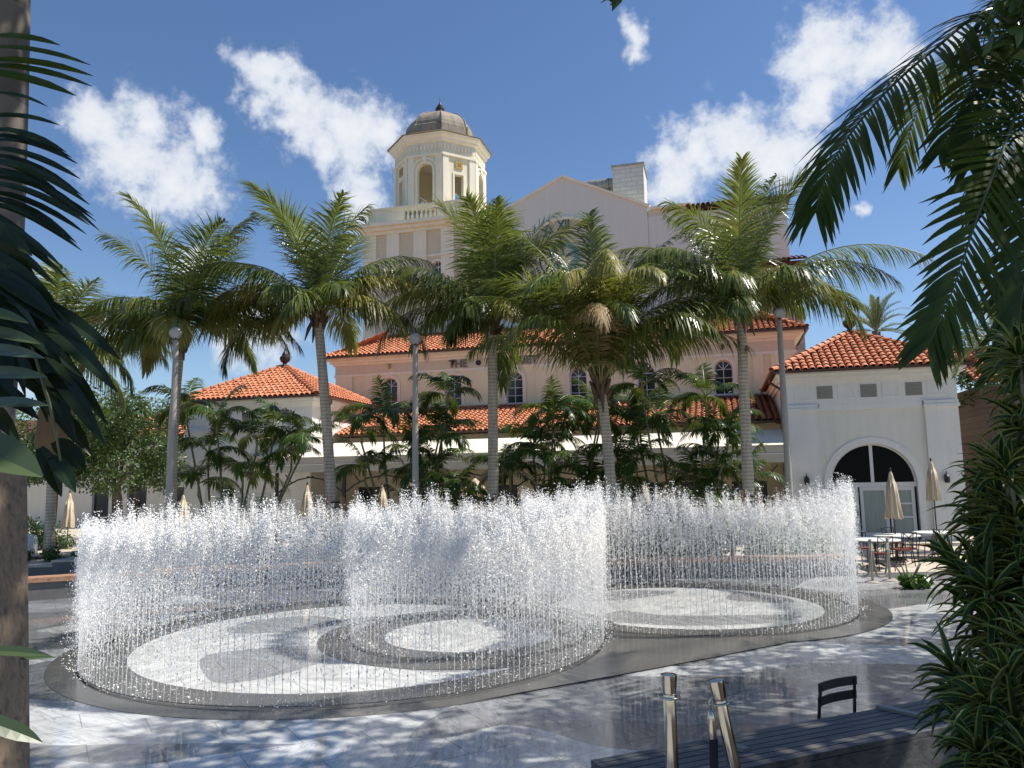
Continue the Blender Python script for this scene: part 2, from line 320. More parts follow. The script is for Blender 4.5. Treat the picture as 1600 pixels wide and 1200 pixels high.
# ------------------------------------------------------------------ mesh helpers
class MB:
    def __init__(s): s.v = []; s.f = []; s.m = []; s.cur = 0
    def add(s, vs, fs, mi=None):
        b = len(s.v); s.v.extend(tuple(p) for p in vs); s.f.extend(tuple(i + b for i in f) for f in fs)
        s.m.extend([s.cur if mi is None else mi] * len(fs)); return s
    def box(s, x0, y0, z0, x1, y1, z1, mi=None):
        v = [(x, y, z) for z in (z0, z1) for y in (y0, y1) for x in (x0, x1)]
        return s.add(v, [(0, 2, 3, 1), (4, 5, 7, 6), (0, 1, 5, 4), (2, 6, 7, 3), (0, 4, 6, 2), (1, 3, 7, 5)], mi)
    def obox(s, c, ax, ay, az, mi=None):
        c, ax, ay, az = map(Vector, (c, ax, ay, az))
        v = [c + ax * x + ay * y + az * z for z in (-1, 1) for y in (-1, 1) for x in (-1, 1)]
        return s.add(v, [(0, 2, 3, 1), (4, 5, 7, 6), (0, 1, 5, 4), (2, 6, 7, 3), (0, 4, 6, 2), (1, 3, 7, 5)], mi)
    def bar(s, a, b, w, t, up=(0, 0, 1), mi=None):
        a, b = Vector(a), Vector(b); d = (b - a); L = d.length; d.normalize()
        x = d.cross(Vector(up)); 
        if x.length < 1e-4: x = d.cross(Vector((0, 1, 0)))
        x.normalize(); y = x.cross(d)
        return s.obox((a + b) / 2, d * L / 2, x * w / 2, y * t / 2, mi)
    def tube(s, pts, r, n=8, mi=None, cap=True):
        pts = [Vector(p) for p in pts]; rs = r if isinstance(r, (list, tuple)) else [r] * len(pts)
        b = len(s.v); prev = None
        for i, p in enumerate(pts):
            t = (pts[min(i + 1, len(pts) - 1)] - pts[max(i - 1, 0)]).normalized()
            if prev is None: x = t.cross(Vector((0, 0, 1)) if abs(t.z) < 0.95 else Vector((1, 0, 0))).normalized()
            else: x = (prev - t * prev.dot(t)).normalized()
            prev = x; y = t.cross(x)
            for k in range(n):
                a = 2 * math.pi * k / n
                s.v.append(tuple(p + (x * math.cos(a) + y * math.sin(a)) * rs[i]))
        nf = 0
        for i in range(len(pts) - 1):
            for k in range(n):
                s.f.append((b + i * n + k, b + i * n + (k + 1) % n, b + (i + 1) * n + (k + 1) % n, b + (i + 1) * n + k)); nf += 1
        if cap:
            s.f.append(tuple(b + k for k in reversed(range(n)))); s.f.append(tuple(b + (len(pts) - 1) * n + k for k in range(n))); nf += 2
        s.m.extend([s.cur if mi is None else mi] * nf); return s
    def lathe(s, prof, n=16, c=(0, 0, 0), mi=None, rot=0.0):
        b = len(s.v)
        for r, z in prof:
            for k in range(n):
                a = 2 * math.pi * k / n + rot; s.v.append((c[0] + r * math.cos(a), c[1] + r * math.sin(a), c[2] + z))
        nf = 0
        for i in range(len(prof) - 1):
            for k in range(n):
                s.f.append((b + i * n + k, b + i * n + (k + 1) % n, b + (i + 1) * n + (k + 1) % n, b + (i + 1) * n + k)); nf += 1
        s.f.append(tuple(b + k for k in reversed(range(n)))); s.f.append(tuple(b + (len(prof) - 1) * n + k for k in range(n))); nf += 2
        s.m.extend([s.cur if mi is None else mi] * nf); return s
    def prism(s, poly, z0, z1, mi=None):
        n = len(poly); v = [(x, y, z0) for x, y in poly] + [(x, y, z1) for x, y in poly]
        return s.add(v, [tuple(reversed(range(n))), tuple(range(n, 2 * n))] + [(i, (i + 1) % n, n + (i + 1) % n, n + i) for i in range(n)], mi)
    def plate(s, loop, fn, depth, mi=None, holes=()):
        """flat plate with holes: 2-D loops (a, b) carried by fn(a, b, depth) -> 3-D"""
        loops = [loop, *holes]
        tri = geometry.tessellate_polygon([[Vector((a, b, 0)) for a, b in l] for l in loops])
        flat = [p for l in loops for p in l]; n = len(flat)
        v = [fn(a, b, 0) for a, b in flat] + [fn(a, b, depth) for a, b in flat]
        f = [tuple(t) for t in tri] + [tuple(n + i for i in reversed(t)) for t in tri]
        k = 0
        for l in loops:
            m = len(l)
            for i in range(m): f.append((k + i, k + (i + 1) % m, n + k + (i + 1) % m, n + k + i))
            k += m
        return s.add(v, f, mi)
    def build(s, name, mats, parent=None, loc=(0, 0, 0), rotz=0.0, smooth=False, off=None, recalc=True):
        me = bpy.data.meshes.new(name)
        v = s.v if off is None else [(x - off[0], y - off[1], z - off[2]) for x, y, z in s.v]
        me.from_pydata(v, [], s.f)
        mats = mats if isinstance(mats, (list, tuple)) else [mats]
        for m in mats: me.materials.append(MATS[m])
        if len(mats) > 1: me.polygons.foreach_set('material_index', s.m)
        if recalc:
            bm = bmesh.new(); bm.from_mesh(me); bmesh.ops.recalc_face_normals(bm, faces=bm.faces); bm.to_mesh(me); bm.free()
        if smooth: me.polygons.foreach_set('use_smooth', [True] * len(me.polygons))
        me.update()
        o = bpy.data.objects.new(name, me); C.objects.link(o)
        o.location = loc; o.rotation_euler = (0, 0, rotz)
        if parent: o.parent = parent
        return o
def smooth_by_angle(o, deg=40):
    me = o.data; me.polygons.foreach_set('use_smooth', [True] * len(me.polygons))
    try: me.set_sharp_from_angle(angle=R(deg))
    except Exception: pass
    return o
def tag(o, label=None, cat=None, group=None, kind=None):
    if label: o['label'] = label
    if cat: o['category'] = cat
    if group: o['group'] = group
    if kind: o['kind'] = kind
    return o
def thing(name, label, cat, loc=(0, 0, 0), rotz=0.0, group=None):
    o = bpy.data.objects.new(name, None); C.objects.link(o); o.empty_display_size = 0.3
    o.location = loc; o.rotation_euler = (0, 0, rotz); return tag(o, label, cat, group)
def copy_tree(o, parent=None):
    c = o.copy(); C.objects.link(c)
    if parent: c.parent = parent
    for ch in list(o.children): copy_tree(ch, c)
    return c
def struct(o): o['kind'] = 'structure'; return o

# ------------------------------------------------------------------ the ground
b = MB(); b.add([(-400, -200, -0.02), (400, -200, -0.02), (400, 700, -0.02), (-400, 700, -0.02)], [(0, 1, 2, 3)])
struct(b.build('ground', 'earth_ground'))
b = MB(); b.add([(-45, -10, 0), (45, -10, 0), (45, 20.4, 0), (-45, 20.4, 0)], [(0, 1, 2, 3)])
struct(b.build('plaza_floor', 'marble'))
b = MB(); b.add([(-45, 20.4, -0.004), (45, 20.4, -0.004), (45, 60, -0.004), (-45, 60, -0.004)], [(0, 1, 2, 3)])
struct(b.build('patio_paving', 'patio_paving'))
RINGS = [((-2.6, 13.05), 3.4, 4.42, 4.02, 2.05), ((-0.78, 13.15), 1.38, 2.45, 1.92, 2.1), ((3.4, 15.7), 2.55, 3.68, 3.12, 2.15)]
def ring_mesh(c, r0, r1, z, n=120):
    m = MB(); v = []
    for k in range(n):
        a = 2 * math.pi * k / n
        v += [(c[0] + r0 * math.cos(a), c[1] + r0 * math.sin(a), z), (c[0] + r1 * math.cos(a), c[1] + r1 * math.sin(a), z)]
    m.add(v, [(2 * k, 2 * k + 1, (2 * k + 3) % (2 * n), (2 * k + 2) % (2 * n)) for k in range(n)]); return m
for i, (c, r0, r1, rj, h) in enumerate(RINGS):
    struct(ring_mesh(c, r0, r1, 0.004 + 0.004 * i).build('granite_paving_band', 'granite'))
# inlaid floors inside the rings: pale marble with grey sweeps
def disc(c, r, z, n=90): m = MB(); m.add([(c[0] + r * math.cos(2 * math.pi * k / n), c[1] + r * math.sin(2 * math.pi * k / n), z) for k in range(n)], [tuple(range(n))]); return m
struct(disc((-2.6, 13.05), 3.41, 0.002).build('marble_paving_inlay', 'marble_white'))
struct(disc((-0.78, 13.15), 1.39, 0.0085).build('marble_paving_inlay', 'marble_white'))
struct(disc((3.4, 15.7), 2.56, 0.0035).build('marble_paving_inlay', 'marble_white'))
def sweep_patch(pts, z):
    # closed smooth outline through the given points
    P = [Vector((x, y, 0)) for x, y in pts]; n = len(P); out = []
    for i in range(n):
        p0, p1, p2, p3 = P[i - 1], P[i], P[(i + 1) % n], P[(i + 2) % n]
        for k in range(8):
            t = k / 8; q = .5 * ((2 * p1) + (-p0 + p2) * t + (2 * p0 - 5 * p1 + 4 * p2 - p3) * t * t + (-p0 + 3 * p1 - 3 * p2 + p3) * t ** 3); out.append((q.x, q.y))
    m = MB(); tri = geometry.tessellate_polygon([[Vector((x, y, 0)) for x, y in out]]); m.add([(x, y, z) for x, y in out], [tuple(t) for t in tri]); return m
for pts in ([(-4.6, 11.9), (-3.6, 12.4), (-2.6, 12.2), (-2.9, 11.0), (-3.7, 10.2), (-4.3, 10.9)], [(-4.9, 13.6), (-3.6, 13.7), (-3.2, 14.6), (-4.0, 15.2), (-5.0, 14.6)], [(-2.2, 11.2), (-1.0, 10.6), (-.2, 10.9), (-1.2, 11.2)], [(-1.5, 15.6), (-.6, 15.0), (0.2, 14.6), (0.2, 15.1), (-1.0, 16.0)]):
    struct(sweep_patch(pts, 0.0032).build('grey_paving_inlay', 'marble_grey'))
for pts in ([(1.6, 14.2), (2.8, 13.6), (4.4, 13.7), (5.2, 14.4), (4.0, 14.5), (2.8, 14.6), (2.0, 15.2)], [(1.3, 16.4), (2.4, 16.6), (3.6, 17.6), (2.4, 17.9), (1.5, 17.2)], [(4.4, 16.3), (5.5, 15.8), (5.6, 16.6), (4.9, 17.3)]):
    struct(sweep_patch(pts, 0.0052).build('grey_paving_inlay', 'marble_grey'))
# the wedge of granite that joins the two big rings on the near side
b = MB(); pts = [(-0.62, 9.1), (0.4, 9.72), (1.6, 10.45), (2.9, 11.25), (4.2, 12.11), (3.2, 12.1), (2.2, 12.3), (1.55, 12.75), (1.45, 11.4), (0.6, 10.1)]
b.add([(x, y, 0.016) for x, y in [(-0.62, 9.1), (0.5, 9.78), (1.7, 10.5), (2.9, 11.25), (4.2, 12.11), (2.6, 12.15), (1.55, 12.85), (1.1, 11.1), (0.45, 9.95)]], [tuple(range(9))])
struct(b.build('granite_paving_wedge', 'granite'))

# raised terrace the picture is taken from, and planting bed beside it
b = MB(); b.box(-7, -6, -0.01, 1.1, 4.55, 0.5); struct(b.build('terrace', 'concrete'))
b = MB(); b.box(1.12, -6, -0.01, 8, 4.9, 0.14); b.prism([(1.12, 4.9), (8, 4.9), (8, 7.55), (1.5, 4.92)], 0.0, 0.138)
struct(b.build('planting_bed', 'soil'))

# ------------------------------------------------------------------ buildings, in a frame turned 14.7 degrees
TH = R(14.7); CT, ST = math.cos(TH), math.sin(TH)
def uvw(u, v, z=0.0): return Vector((u * CT + v * ST, -u * ST + v * CT, z))
class Bld:
    def __init__(s, name, label, cat, u, v, group=None):
        s.off = (u, v, 0); s.o = thing(name, label, cat, uvw(u, v), -TH, group)
    def part(s, name, mb, mats, smooth=False, parent=None, label=None):
        o = mb.build(name, mats, parent or s.o, off=s.off, recalc=True)
        if smooth: smooth_by_angle(o)
        if label: o['label'] = label
        return o
def front(v0):                 # plates in a plane facing the viewer
    return lambda a, b, d: (a, v0 + d, b)
def side(u0, sgn=1):           # plates in a plane of constant u
    return lambda a, b, d: (u0 + d * sgn, a, b)
def rect(a0, b0, a1, b1): return [(a0, b0), (a1, b0), (a1, b1), (a0, b1)]
def arch(cx, z0, w, zs, n=12):
    r = w / 2
    return [(cx - r, z0), (cx + r, z0)] + [(cx + r * math.cos(math.pi * k / n), zs + r * math.sin(math.pi * k / n)) for k in range(n + 1)]
def arch_ring(mb, cx, z0, w, zs, t, fn, depth, n=14, bottom=True):
    """moulding round an arched opening"""
    o = arch(cx, z0 - (t if bottom else 0), w + 2 * t, zs, n); i = arch(cx, z0 if bottom else z0 + 1e-4, w, zs, n)
    if bottom: mb.plate(o, fn, depth, holes=[i])
    else:
        r0, r1 = w / 2, w / 2 + t
        outer = [(cx + r1, z0)] + [(cx + r1 * math.cos(math.pi * k / n), zs + r1 * math.sin(math.pi * k / n)) for k in range(n + 1)] + [(cx - r1, z0)]
        inner = [(cx - r0, z0)] + [(cx - r0 * math.cos(math.pi * k / n), zs + r0 * math.sin(math.pi * k / n)) for k in range(n + 1)] + [(cx + r0, z0)]
        mb.plate(outer + inner, fn, depth)
def arched_window(B, cx, z0, w, zs, v, parent_name='window', muntins=True):
    """window standing in a recess: frame (part) > pane (sub-part)"""
    f = MB(); fn = front(v)
    arch_ring(f, cx, z0 + 0.05, w - 0.1, zs, 0.05, fn, 0.05)
    if muntins:
        r = w / 2 - 0.05
        f.box(cx - 0.018, v + 0.008, z0 + 0.05, cx + 0.018, v + 0.042, zs + r)
        for zz in np.linspace(z0, zs, 4)[1:]:
            f.box(cx - r, v + 0.011, zz - 0.016, cx + r, v + 0.039, zz + 0.016)
        for a in (45, 135):
            f.bar((cx, v + 0.025, zs), (cx + r * math.cos(R(a)), v + 0.025, zs + r * math.sin(R(a))), 0.03, 0.03)
    fo = B.part(parent_name, f, 'window_paint')
    p = MB(); p.plate(arch(cx, z0 + 0.04, w - 0.06, zs), front(v + 0.055), 0.02); B.part('pane', p, 'dark_glass', parent=fo)
    return fo

def tile_slope(mb, base, p0, p1, up, length_at, w=0.28, course=0.35, r=0.105):
    """barrel tiles on one slope: p0-p1 eave line, up = unit vector up the slope, length_at(x) = slope length above eave point x"""
    p0, p1, up = Vector(p0), Vector(p1), Vector(up).normalized(); L = (p1 - p0).length; ex = (p1 - p0) / L
    nrm = ex.cross(up)
    if nrm.z < 0: nrm = -nrm
    ncol = max(1, round(L / w)); cw = L / ncol
    for c in range(ncol):
        xm = (c + 0.5) * cw; Lx = length_at(xm)
        if Lx <= 0.08: continue
        s0 = -0.03
        while s0 < Lx - 0.05:
            s1 = min(s0 + course + 0.05, Lx)
            jl = rnd.uniform(-0.012, 0.012); jn = rnd.uniform(-0.008, 0.008)
            vs = []
            for (ss, rr, lift) in ((s0, r * 1.08, 0.035 + jn), (s1, r * 0.9, 0.0)):
                for k in range(6):
                    a = math.pi * k / 5
                    vs.append(p0 + ex * (xm + jl + rr * 1.12 * math.cos(a)) + up * ss + nrm * (rr * 0.95 * math.sin(a) + lift))
            mb.add(vs, [(k, k + 1, 6 + k + 1, 6 + k) for k in range(5)])
            s0 += course
def ridge_caps(mb, a, b, r=0.13, step=0.38):
    a, b = Vector(a), Vector(b); n = max(1, int((b - a).length / step)); d = (b - a) / n
    x = d.cross(Vector((0, 0, 1))).normalized(); y = x.cross(d).normalized()
    for i in range(n):
        q0 = a + d * i; q1 = a + d * (i + 1.12); vs = []
        for q, rr, l in ((q0, r * 1.08, 0.06), (q1, r * 0.9, 0.03)):
            for k in range(6):
                t = math.pi * k / 5; vs.append(q + x * rr * math.cos(t) + y * (rr * math.sin(t) + l))
        mb.add(vs, [(k, k + 1, 6 + k + 1, 6 + k) for k in range(5)])
def hip_roof(B, u0, v0, u1, v1, ze, apex_z, sub=0.0):
    """pyramid roof of barrel tiles; returns the roof object"""
    cu, cv = (u0 + u1) / 2, (v0 + v1) / 2; ap = Vector((cu, cv, apex_z))
    cs = [Vector((u0, v0, ze)), Vector((u1, v0, ze)), Vector((u1, v1, ze)), Vector((u0, v1, ze))]
    base = MB(); base.add([*cs, ap], [(0, 1, 4), (1, 2, 4), (2, 3, 4), (3, 0, 4), (3, 2, 1, 0)], 1)
    t = base; t.cur = 0
    for i in range(4):
        a, c = cs[i], cs[(i + 1) % 4]; mid = (a + c) / 2; up = ap - mid; SL = up.length; LL = (c - a).length
        tile_slope(t, None, a, c, up, lambda x, SL=SL, LL=LL: SL * (1 - abs(2 * x / LL - 1)))
    for p in cs: ridge_caps(t, p, ap)
    return B.part('roof', t, ['roof_tile', 'roof_under'])
def finial(B, u, v, z, s=1.0, parent=None):
    m = MB()
    m.lathe([(0.26 * s, 0), (0.26 * s, 0.10 * s), (0.13 * s, 0.16 * s), (0.11 * s, 0.24 * s), (0.24 * s, 0.34 * s), (0.30 * s, 0.48 * s), (0.28 * s, 0.60 * s), (0.16 * s, 0.70 * s), (0.19 * s, 0.74 * s), (0.13 * s, 0.82 * s), (0.045 * s, 0.98 * s), (0.018 * s, 1.10 * s), (0.008 * s, 1.42 * s)], 14, (u, v, z))
    return B.part('finial', m, 'dark_bronze', smooth=True, parent=parent)

# --- the two corner pavilions
def pavilion(u0, u1, right):
    v0, v1 = 32.8, 39.2
    B = Bld('corner_pavilion',
            'white stucco pavilion with red tile hip roof and big dark arched window behind the parasols' if right else
            'white pavilion with bright orange tile hip roof left of the theatre, behind thin palms', 'pavilion',
            (u0 + u1) / 2, (v0 + v1) / 2, 'corner pavilions of the theatre')
    cu = (u0 + u1) / 2
    w = MB()
    if right:
        hole = arch(5.92, 0.02, 3.12, 2.2, 20)
        w.plate(rect(u0, 0, u1, 6.5), front(v0 + 0.10), 0.35, holes=[hole])
    else:
        w.plate(rect(u0, 0, u1, 6.5), front(v0 + 0.10), 0.35)
    w.plate(rect(v0 + 0.46, 0, v1, 6.5), side(u0, 1), 0.3); w.plate(rect(v0 + 0.46, 0, v1, 6.5), side(u1, -1), 0.3)
    w.box(u0 + 0.31, v1 - 0.3, 0, u1 - 0.31, v1 - 0.01, 6.5)
    B.part('wall', w, 'white_stucco')
    p = MB()                                              # corner pilasters, frieze frame, cornice
    for a in (u0 - 0.02, u1 - 1.15):
        p.box(a, v0 - 0.02, 0, a + 1.17, v0 + 0.098, 5.10)
        p.box(a - 0.05, v0 - 0.09, 5.10, a + 1.22, v0 + 0.096, 5.22); p.box(a - 0.02, v0 - 0.05, 5.221, a + 1.19, v0 + 0.097, 5.36)
    p.box(u0 + 1.22, v0 + 0.02, 5.10, u1 - 1.22, v0 + 0.095, 5.36)
    p.box(u0 - 0.03, v0 + 0.03, 5.361, u1 + 0.03, v0 + 0.099, 6.30)
    for (z0, z1, d) in ((6.30, 6.42, 0.12), (6.421, 6.56, 0.24), (6.561, 6.66, 0.34)):
        p.box(u0 - d, v0 - d, z0, u1 + d, v0 + 0.094, z1)
        p.box(u0 - d, v0 + 0.0945, z0, u0 - 0.002, v1, z1); p.box(u1 + 0.002, v0 + 0.0945, z0, u1 + d, v1, z1)
    B.part('cornice', p, 'white_trim')
    n = 7; pw = (u1 - u0 - 0.5) / n
    for k in range(n):                                    # frieze panels, every second one a dark louvre
        a = u0 + 0.25 + k * pw + 0.11; c = a + pw - 0.22
        louvre = k % 2 == 1
        q = MB()
        if louvre:
            q.box(a, v0 + 0.018, 5.58, c, v0 + 0.029, 6.10)
            for z in np.arange(5.6, 6.09, 0.055): q.obox(((a + c) / 2, v0 + 0.006, z + 0.02), ((c - a) / 2, 0, 0), (0, 0.012, 0.01), (0, -0.002, 0.004))
            B.part('louvre', q, 'canvas_under')
        else:
            q.plate(rect(a - 0.03, 5.56, c + 0.03, 6.12), front(v0 + 0.012), 0.0175, holes=[rect(a + 0.04, 5.62, c - 0.04, 6.06)])
            B.part('frieze_panel', q, 'white_trim')
    if right:
        cx = 5.92; fw = MB(); fn = front(v0 + 0.22)
        arch_ring(fw, cx, 2.2, 2.98, 2.201, 0.07, fn, 0.07, 24, bottom=False)
        fw.box(cx - 0.06, v0 + 0.21, 2.24, cx + 0.06, v0 + 0.29, 3.70)
        fw.box(cx - 1.56, v0 + 0.20, 2.06, cx + 1.56, v0 + 0.30, 2.235)
        wo = B.part('window', fw, 'window_paint')
        g_ = MB(); g_.plate([(cx + 1.50 * math.cos(math.pi * k / 24), 2.236 + 1.48 * math.sin(math.pi * k / 24)) for k in range(25)], front(v0 + 0.26), 0.02)
        B.part('pane', g_, 'black_glass', parent=wo)
        mo = MB(); arch_ring(mo, cx, 0.4, 3.12, 2.2, 0.24, front(v0 + 0.055), 0.044, 24, bottom=False); B.part('arch_moulding', mo, 'white_trim')
        for (a, c_, leaf) in ((cx - 1.46, cx - 0.56, True), (cx - 0.50, cx + 0.50, True), (cx + 0.56, cx + 1.46, False)):
            d = MB(); d.plate(rect(a, 0.03, c_, 2.055), front(v0 + 0.21), 0.06, holes=[rect(a + 0.12, 0.30, c_ - 0.12, 1.92)])
            if not leaf:
                for zz in (0.86, 1.38): d.box(a + 0.12, v0 + 0.215, zz, c_ - 0.12, v0 + 0.265, zz + 0.06)
            do = B.part('door' if leaf else 'window', d, 'window_paint')
            g_ = MB(); g_.box(a + 0.11, v0 + 0.235, 0.29, c_ - 0.11, v0 + 0.245, 1.93); B.part('pane', g_, 'curtain_glass', parent=do)
            if leaf:
                h = MB(); h.box(c_ - 0.09, v0 + 0.17, 0.95, c_ - 0.05, v0 + 0.209, 1.12); B.part('handle', h, 'black_steel', parent=do)
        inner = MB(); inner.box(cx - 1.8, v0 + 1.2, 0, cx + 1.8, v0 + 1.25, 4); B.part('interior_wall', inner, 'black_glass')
        for sc in (3.45, 8.45):
            l = MB(); l.box(sc - 0.05, v0 - 0.08, 2.28, sc + 0.05, v0 - 0.021, 2.5); l.lathe([(0.06, 0), (0.10, 0.03), (0.10, 0.24), (0.02, 0.34)], 8, (sc, v0 - 0.2, 2.18))
            l.tube([(sc, v0 - 0.07, 2.46), (sc, v0 - 0.16, 2.62), (sc, v0 - 0.2, 2.5)], 0.015, 5)
            B.part('wall_lantern', l, 'black_steel')
    else:
        for (a, c_) in ((u0 + 1.6, u0 + 2.5), (u0 + 2.7, u0 + 3.6), (u0 + 3.8, u0 + 4.7)):
            d = MB(); d.plate(rect(a, 0.03, c_, 2.1), front(v0 + 0.03), 0.06, holes=[rect(a + 0.1, 0.3, c_ - 0.1, 1.98)]); do = B.part('door', d, 'window_paint')
            g_ = MB(); g_.box(a + 0.09, v0 + 0.05, 0.29, c_ - 0.09, v0 + 0.06, 1.99); B.part('pane', g_, 'curtain_glass', parent=do)
    d = 0.52; ro = hip_roof(B, u0 - d, v0 - d, u1 + d, v1 + d, 6.70, 8.75)
    finial(B, cu, (v0 + v1) / 2, 8.72, 0.92, ro)
    g_ = MB()                                             # copper gutter and its pipe
    e = d + 0.03
    for a, c_ in (((u0 - e, v0 - e), (u1 + e, v0 - e)), ((u1 + e, v0 - e), (u1 + e, v1)), ((u0 - e, v1), (u0 - e, v0 - e))):
        g_.bar((*a, 6.665), (*c_, 6.665), 0.11, 0.10)
    gp = B.part('gutter', g_, 'copper_gutter')
    pu = u0 - 0.07 if right else u1 + 0.07; eu = u0 - e if right else u1 + e
    g_ = MB(); g_.tube([(eu, v0 + 0.9, 6.62), (eu, v0 + 0.95, 6.45), (pu, v0 + 1.2, 6.15), (pu, v0 + 1.3, 5.9), (pu, v0 + 1.3, 4.3)], 0.055, 8)
    B.part('downpipe', g_, 'copper_gutter', smooth=True)
    return B
pavR = pavilion(2.88, 9.08, True)
pavL = pavilion(-25.35, -18.5, False)

# --- the theatre: street wing with arched windows, gabled hall with the clock behind it
T = Bld('theatre_building', 'peach theatre with tiled roofs, arched windows and tall clock gable behind the palms', 'theatre', -8.4, 42)
UC = -8.35
win_u = [-17.75, -13.93, -10.42, -6.9, -3.3, 0.60]
w = MB()
w.plate(rect(-21.2, 0, 4.1, 9.5), front(40.3), 0.35, holes=[arch(a, 6.72, 0.92, 8.02) for a in win_u])
w.plate(rect(40.66, 0, 46, 9.5), side(-21.2, 1), 0.35); w.plate(rect(40.66, 0, 46, 9.5), side(4.1, -1), 0.35)
T.part('wall', w, 'peach_stucco')
p = MB()
p.box(-21.26, 40.24, 8.66, 4.16, 40.299, 8.80)
for (z0, z1, d) in ((9.32, 9.45, 0.12), (9.451, 9.60, 0.26), (9.601, 9.74, 0.42)):
    p.box(-21.2 - d, 40.3 - d, z0, 4.1 + d, 40.298, z1); p.box(-21.2 - d, 40.299, z0, -21.202, 46, z1); p.box(4.102, 40.299, z0, 4.1 + d, 46, z1)
T.part('cornice', p, 'cream_trim')
p = MB(); p.box(-21.2, 40.25, 8.80, 4.1, 40.2985, 9.32); T.part('frieze', p, 'sand_stucco')
p = MB()
for a in (-21.1, -19.3, 2.05, 2.9): p = MB(); p.box(a, 40.19, 5.8, a + (1.0 if a in (-21.1, 2.9) else 0.5), 40.2995, 8.66); T.part('pilaster', p, 'peach_stucco')
for i in range(len(win_u) - 1):
    m_ = (win_u[i] + win_u[i + 1]) / 2; p = MB(); p.box(m_ - 0.55, 40.2, 5.8, m_ + 0.55, 40.2992, 8.66); T.part('pilaster', p, 'peach_stucco')
for a in win_u:
    s_ = MB(); arch_ring(s_, a, 6.72, 0.92, 8.02, 0.17, front(40.22), 0.0785, 16, bottom=True); T.part('window_surround', s_, 'peach_trim')
    arched_window(T, a, 6.72, 0.92, 8.02, 40.42)
    k_ = MB(); k_.lathe([(0.02, 0), (0.07, 0.05), (0.05, 0.12), (0.09, 0.2), (0.05, 0.3), (0.01, 0.32)], 7, (a, 40.12, 8.98)); T.part('ornament', k_, 'gold_paint' if a < -15 else 'dark_bronze')
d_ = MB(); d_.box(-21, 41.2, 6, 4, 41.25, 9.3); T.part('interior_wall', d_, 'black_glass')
# wing roof: one slope up to the hall, hipped at both ends
def lean_roof(name, u0, u1, v0, v1, z0, z1, hip=0.0):
    m = MB(); up = Vector((0, v1 - v0, z1 - z0)); SL = up.length
    pts = [Vector((u0, v0, z0)), Vector((u1, v0, z0)), Vector((u1 - hip, v1, z1)), Vector((u0 + hip, v1, z1))]
    m.add(pts, [(0, 1, 2, 3)], 1)
    L = u1 - u0
    tile_slope(m, None, pts[0], pts[1], up, lambda x: SL * min(1, (min(x, L - x) / hip if hip else 1)))
    if hip:
        for (e, o, t) in ((pts[0], Vector((u0, v0 + 2 * hip, z0)), pts[3]), (Vector((u1, v0 + 2 * hip, z0)), pts[1], pts[2])):
            mid = (e + o) / 2; up2 = Vector((t.x - mid.x, 0, z1 - z0)); S2 = up2.length; L2 = (o - e).length
            m.add([e, o, t], [(0, 1, 2)], 1)
            tile_slope(m, None, e, o, up2, lambda x, L2=L2, S2=S2: S2 * (1 - abs(2 * x / L2 - 1)))
        ridge_caps(m, pts[0], pts[3]); ridge_caps(m, pts[1], pts[2])
    return T.part(name, m, ['roof_tile', 'roof_under'])
r1 = lean_roof('roof', -21.75, 4.65, 39.75, 44.4, 9.80, 11.75, 2.9)
g_ = MB(); g_.bar((-21.8, 39.7, 9.78), (4.7, 39.7, 9.78), 0.12, 0.11); g_.bar((-21.78, 39.75, 9.78), (-21.78, 45, 9.78), 0.12, 0.11); g_.bar((4.68, 39.75, 9.78), (4.68, 45, 9.78), 0.12, 0.11)
T.part('gutter', g_, 'copper_gutter')
r2 = lean_roof('veranda_roof', -18.45, 2.82, 35.0, 40.2, 4.92, 6.62)
g_ = MB(); g_.bar((-18.45, 34.95, 4.90), (2.8, 34.95, 4.90), 0.12, 0.11); T.part('gutter', g_, 'copper_gutter')
w = MB(); holes = []
for k in range(9):
    a = -17.6 + k * 2.28; holes.append(rect(a, 0.05, a + 1.5, 2.35))
w.plate(rect(-18.45, 0, 2.85, 4.85), front(36.0), 0.3, holes=holes); T.part('veranda_wall', w, 'sand_stucco')
for h in holes:
    (a, z0), (c_, _), (_, z1), _ = h
    d = MB(); d.plate(rect(a, z0, c_, z1), front(36.1), 0.06, holes=[rect(a + 0.1, z0 + 0.3, (a + c_) / 2 - 0.04, z1 - 0.1), rect((a + c_) / 2 + 0.04, z0 + 0.3, c_ - 0.1, z1 - 0.1)])
    do = T.part('door', d, 'dark_sign'); g_ = MB(); g_.box(a + 0.05, 36.12, z0 + 0.2, c_ - 0.05, 36.14, z1 - 0.05); T.part('pane', g_, 'dark_glass', parent=do)
# hall with its gable
w = MB()
w.plate([(-14.2, 0), (-3.25, 0), (-3.25, 18.72), (UC, 21.15), (-13.45, 18.72), (-14.2, 18.5)], front(45.0), 0.5); T.part('gable_wall', w, 'pale_stucco')
p = MB()
for (a, c_) in (((-13.6, 18.72), (UC, 21.22)), ((UC, 21.22), (-3.1, 18.72))):
    p.bar((a[0], 45.1, a[1]), (c_[0], 45.1, c_[1]), 0.45, 0.14)
p.box(-3.1, 44.88, 18.5, -0.7, 45.4, 18.66)
T.part('coping', p, 'cream_trim')
w = MB(); w.box(-3.24, 45.05, 0, 4.62, 60, 18.1); T.part('hall_wall', w, 'pale_stucco')
w = MB(); w.box(-3.23, 45.06, 18.1, -0.9, 60, 18.5); w.box(-14, 45.6, 0, -3.3, 60, 18.3); T.part('hall_parapet', w, 'sand_stucco')
w = MB(); w.box(2.7, 44.7, 0, 5.1, 60, 14.45); T.part('buttress_wall', w, 'rose_brick')
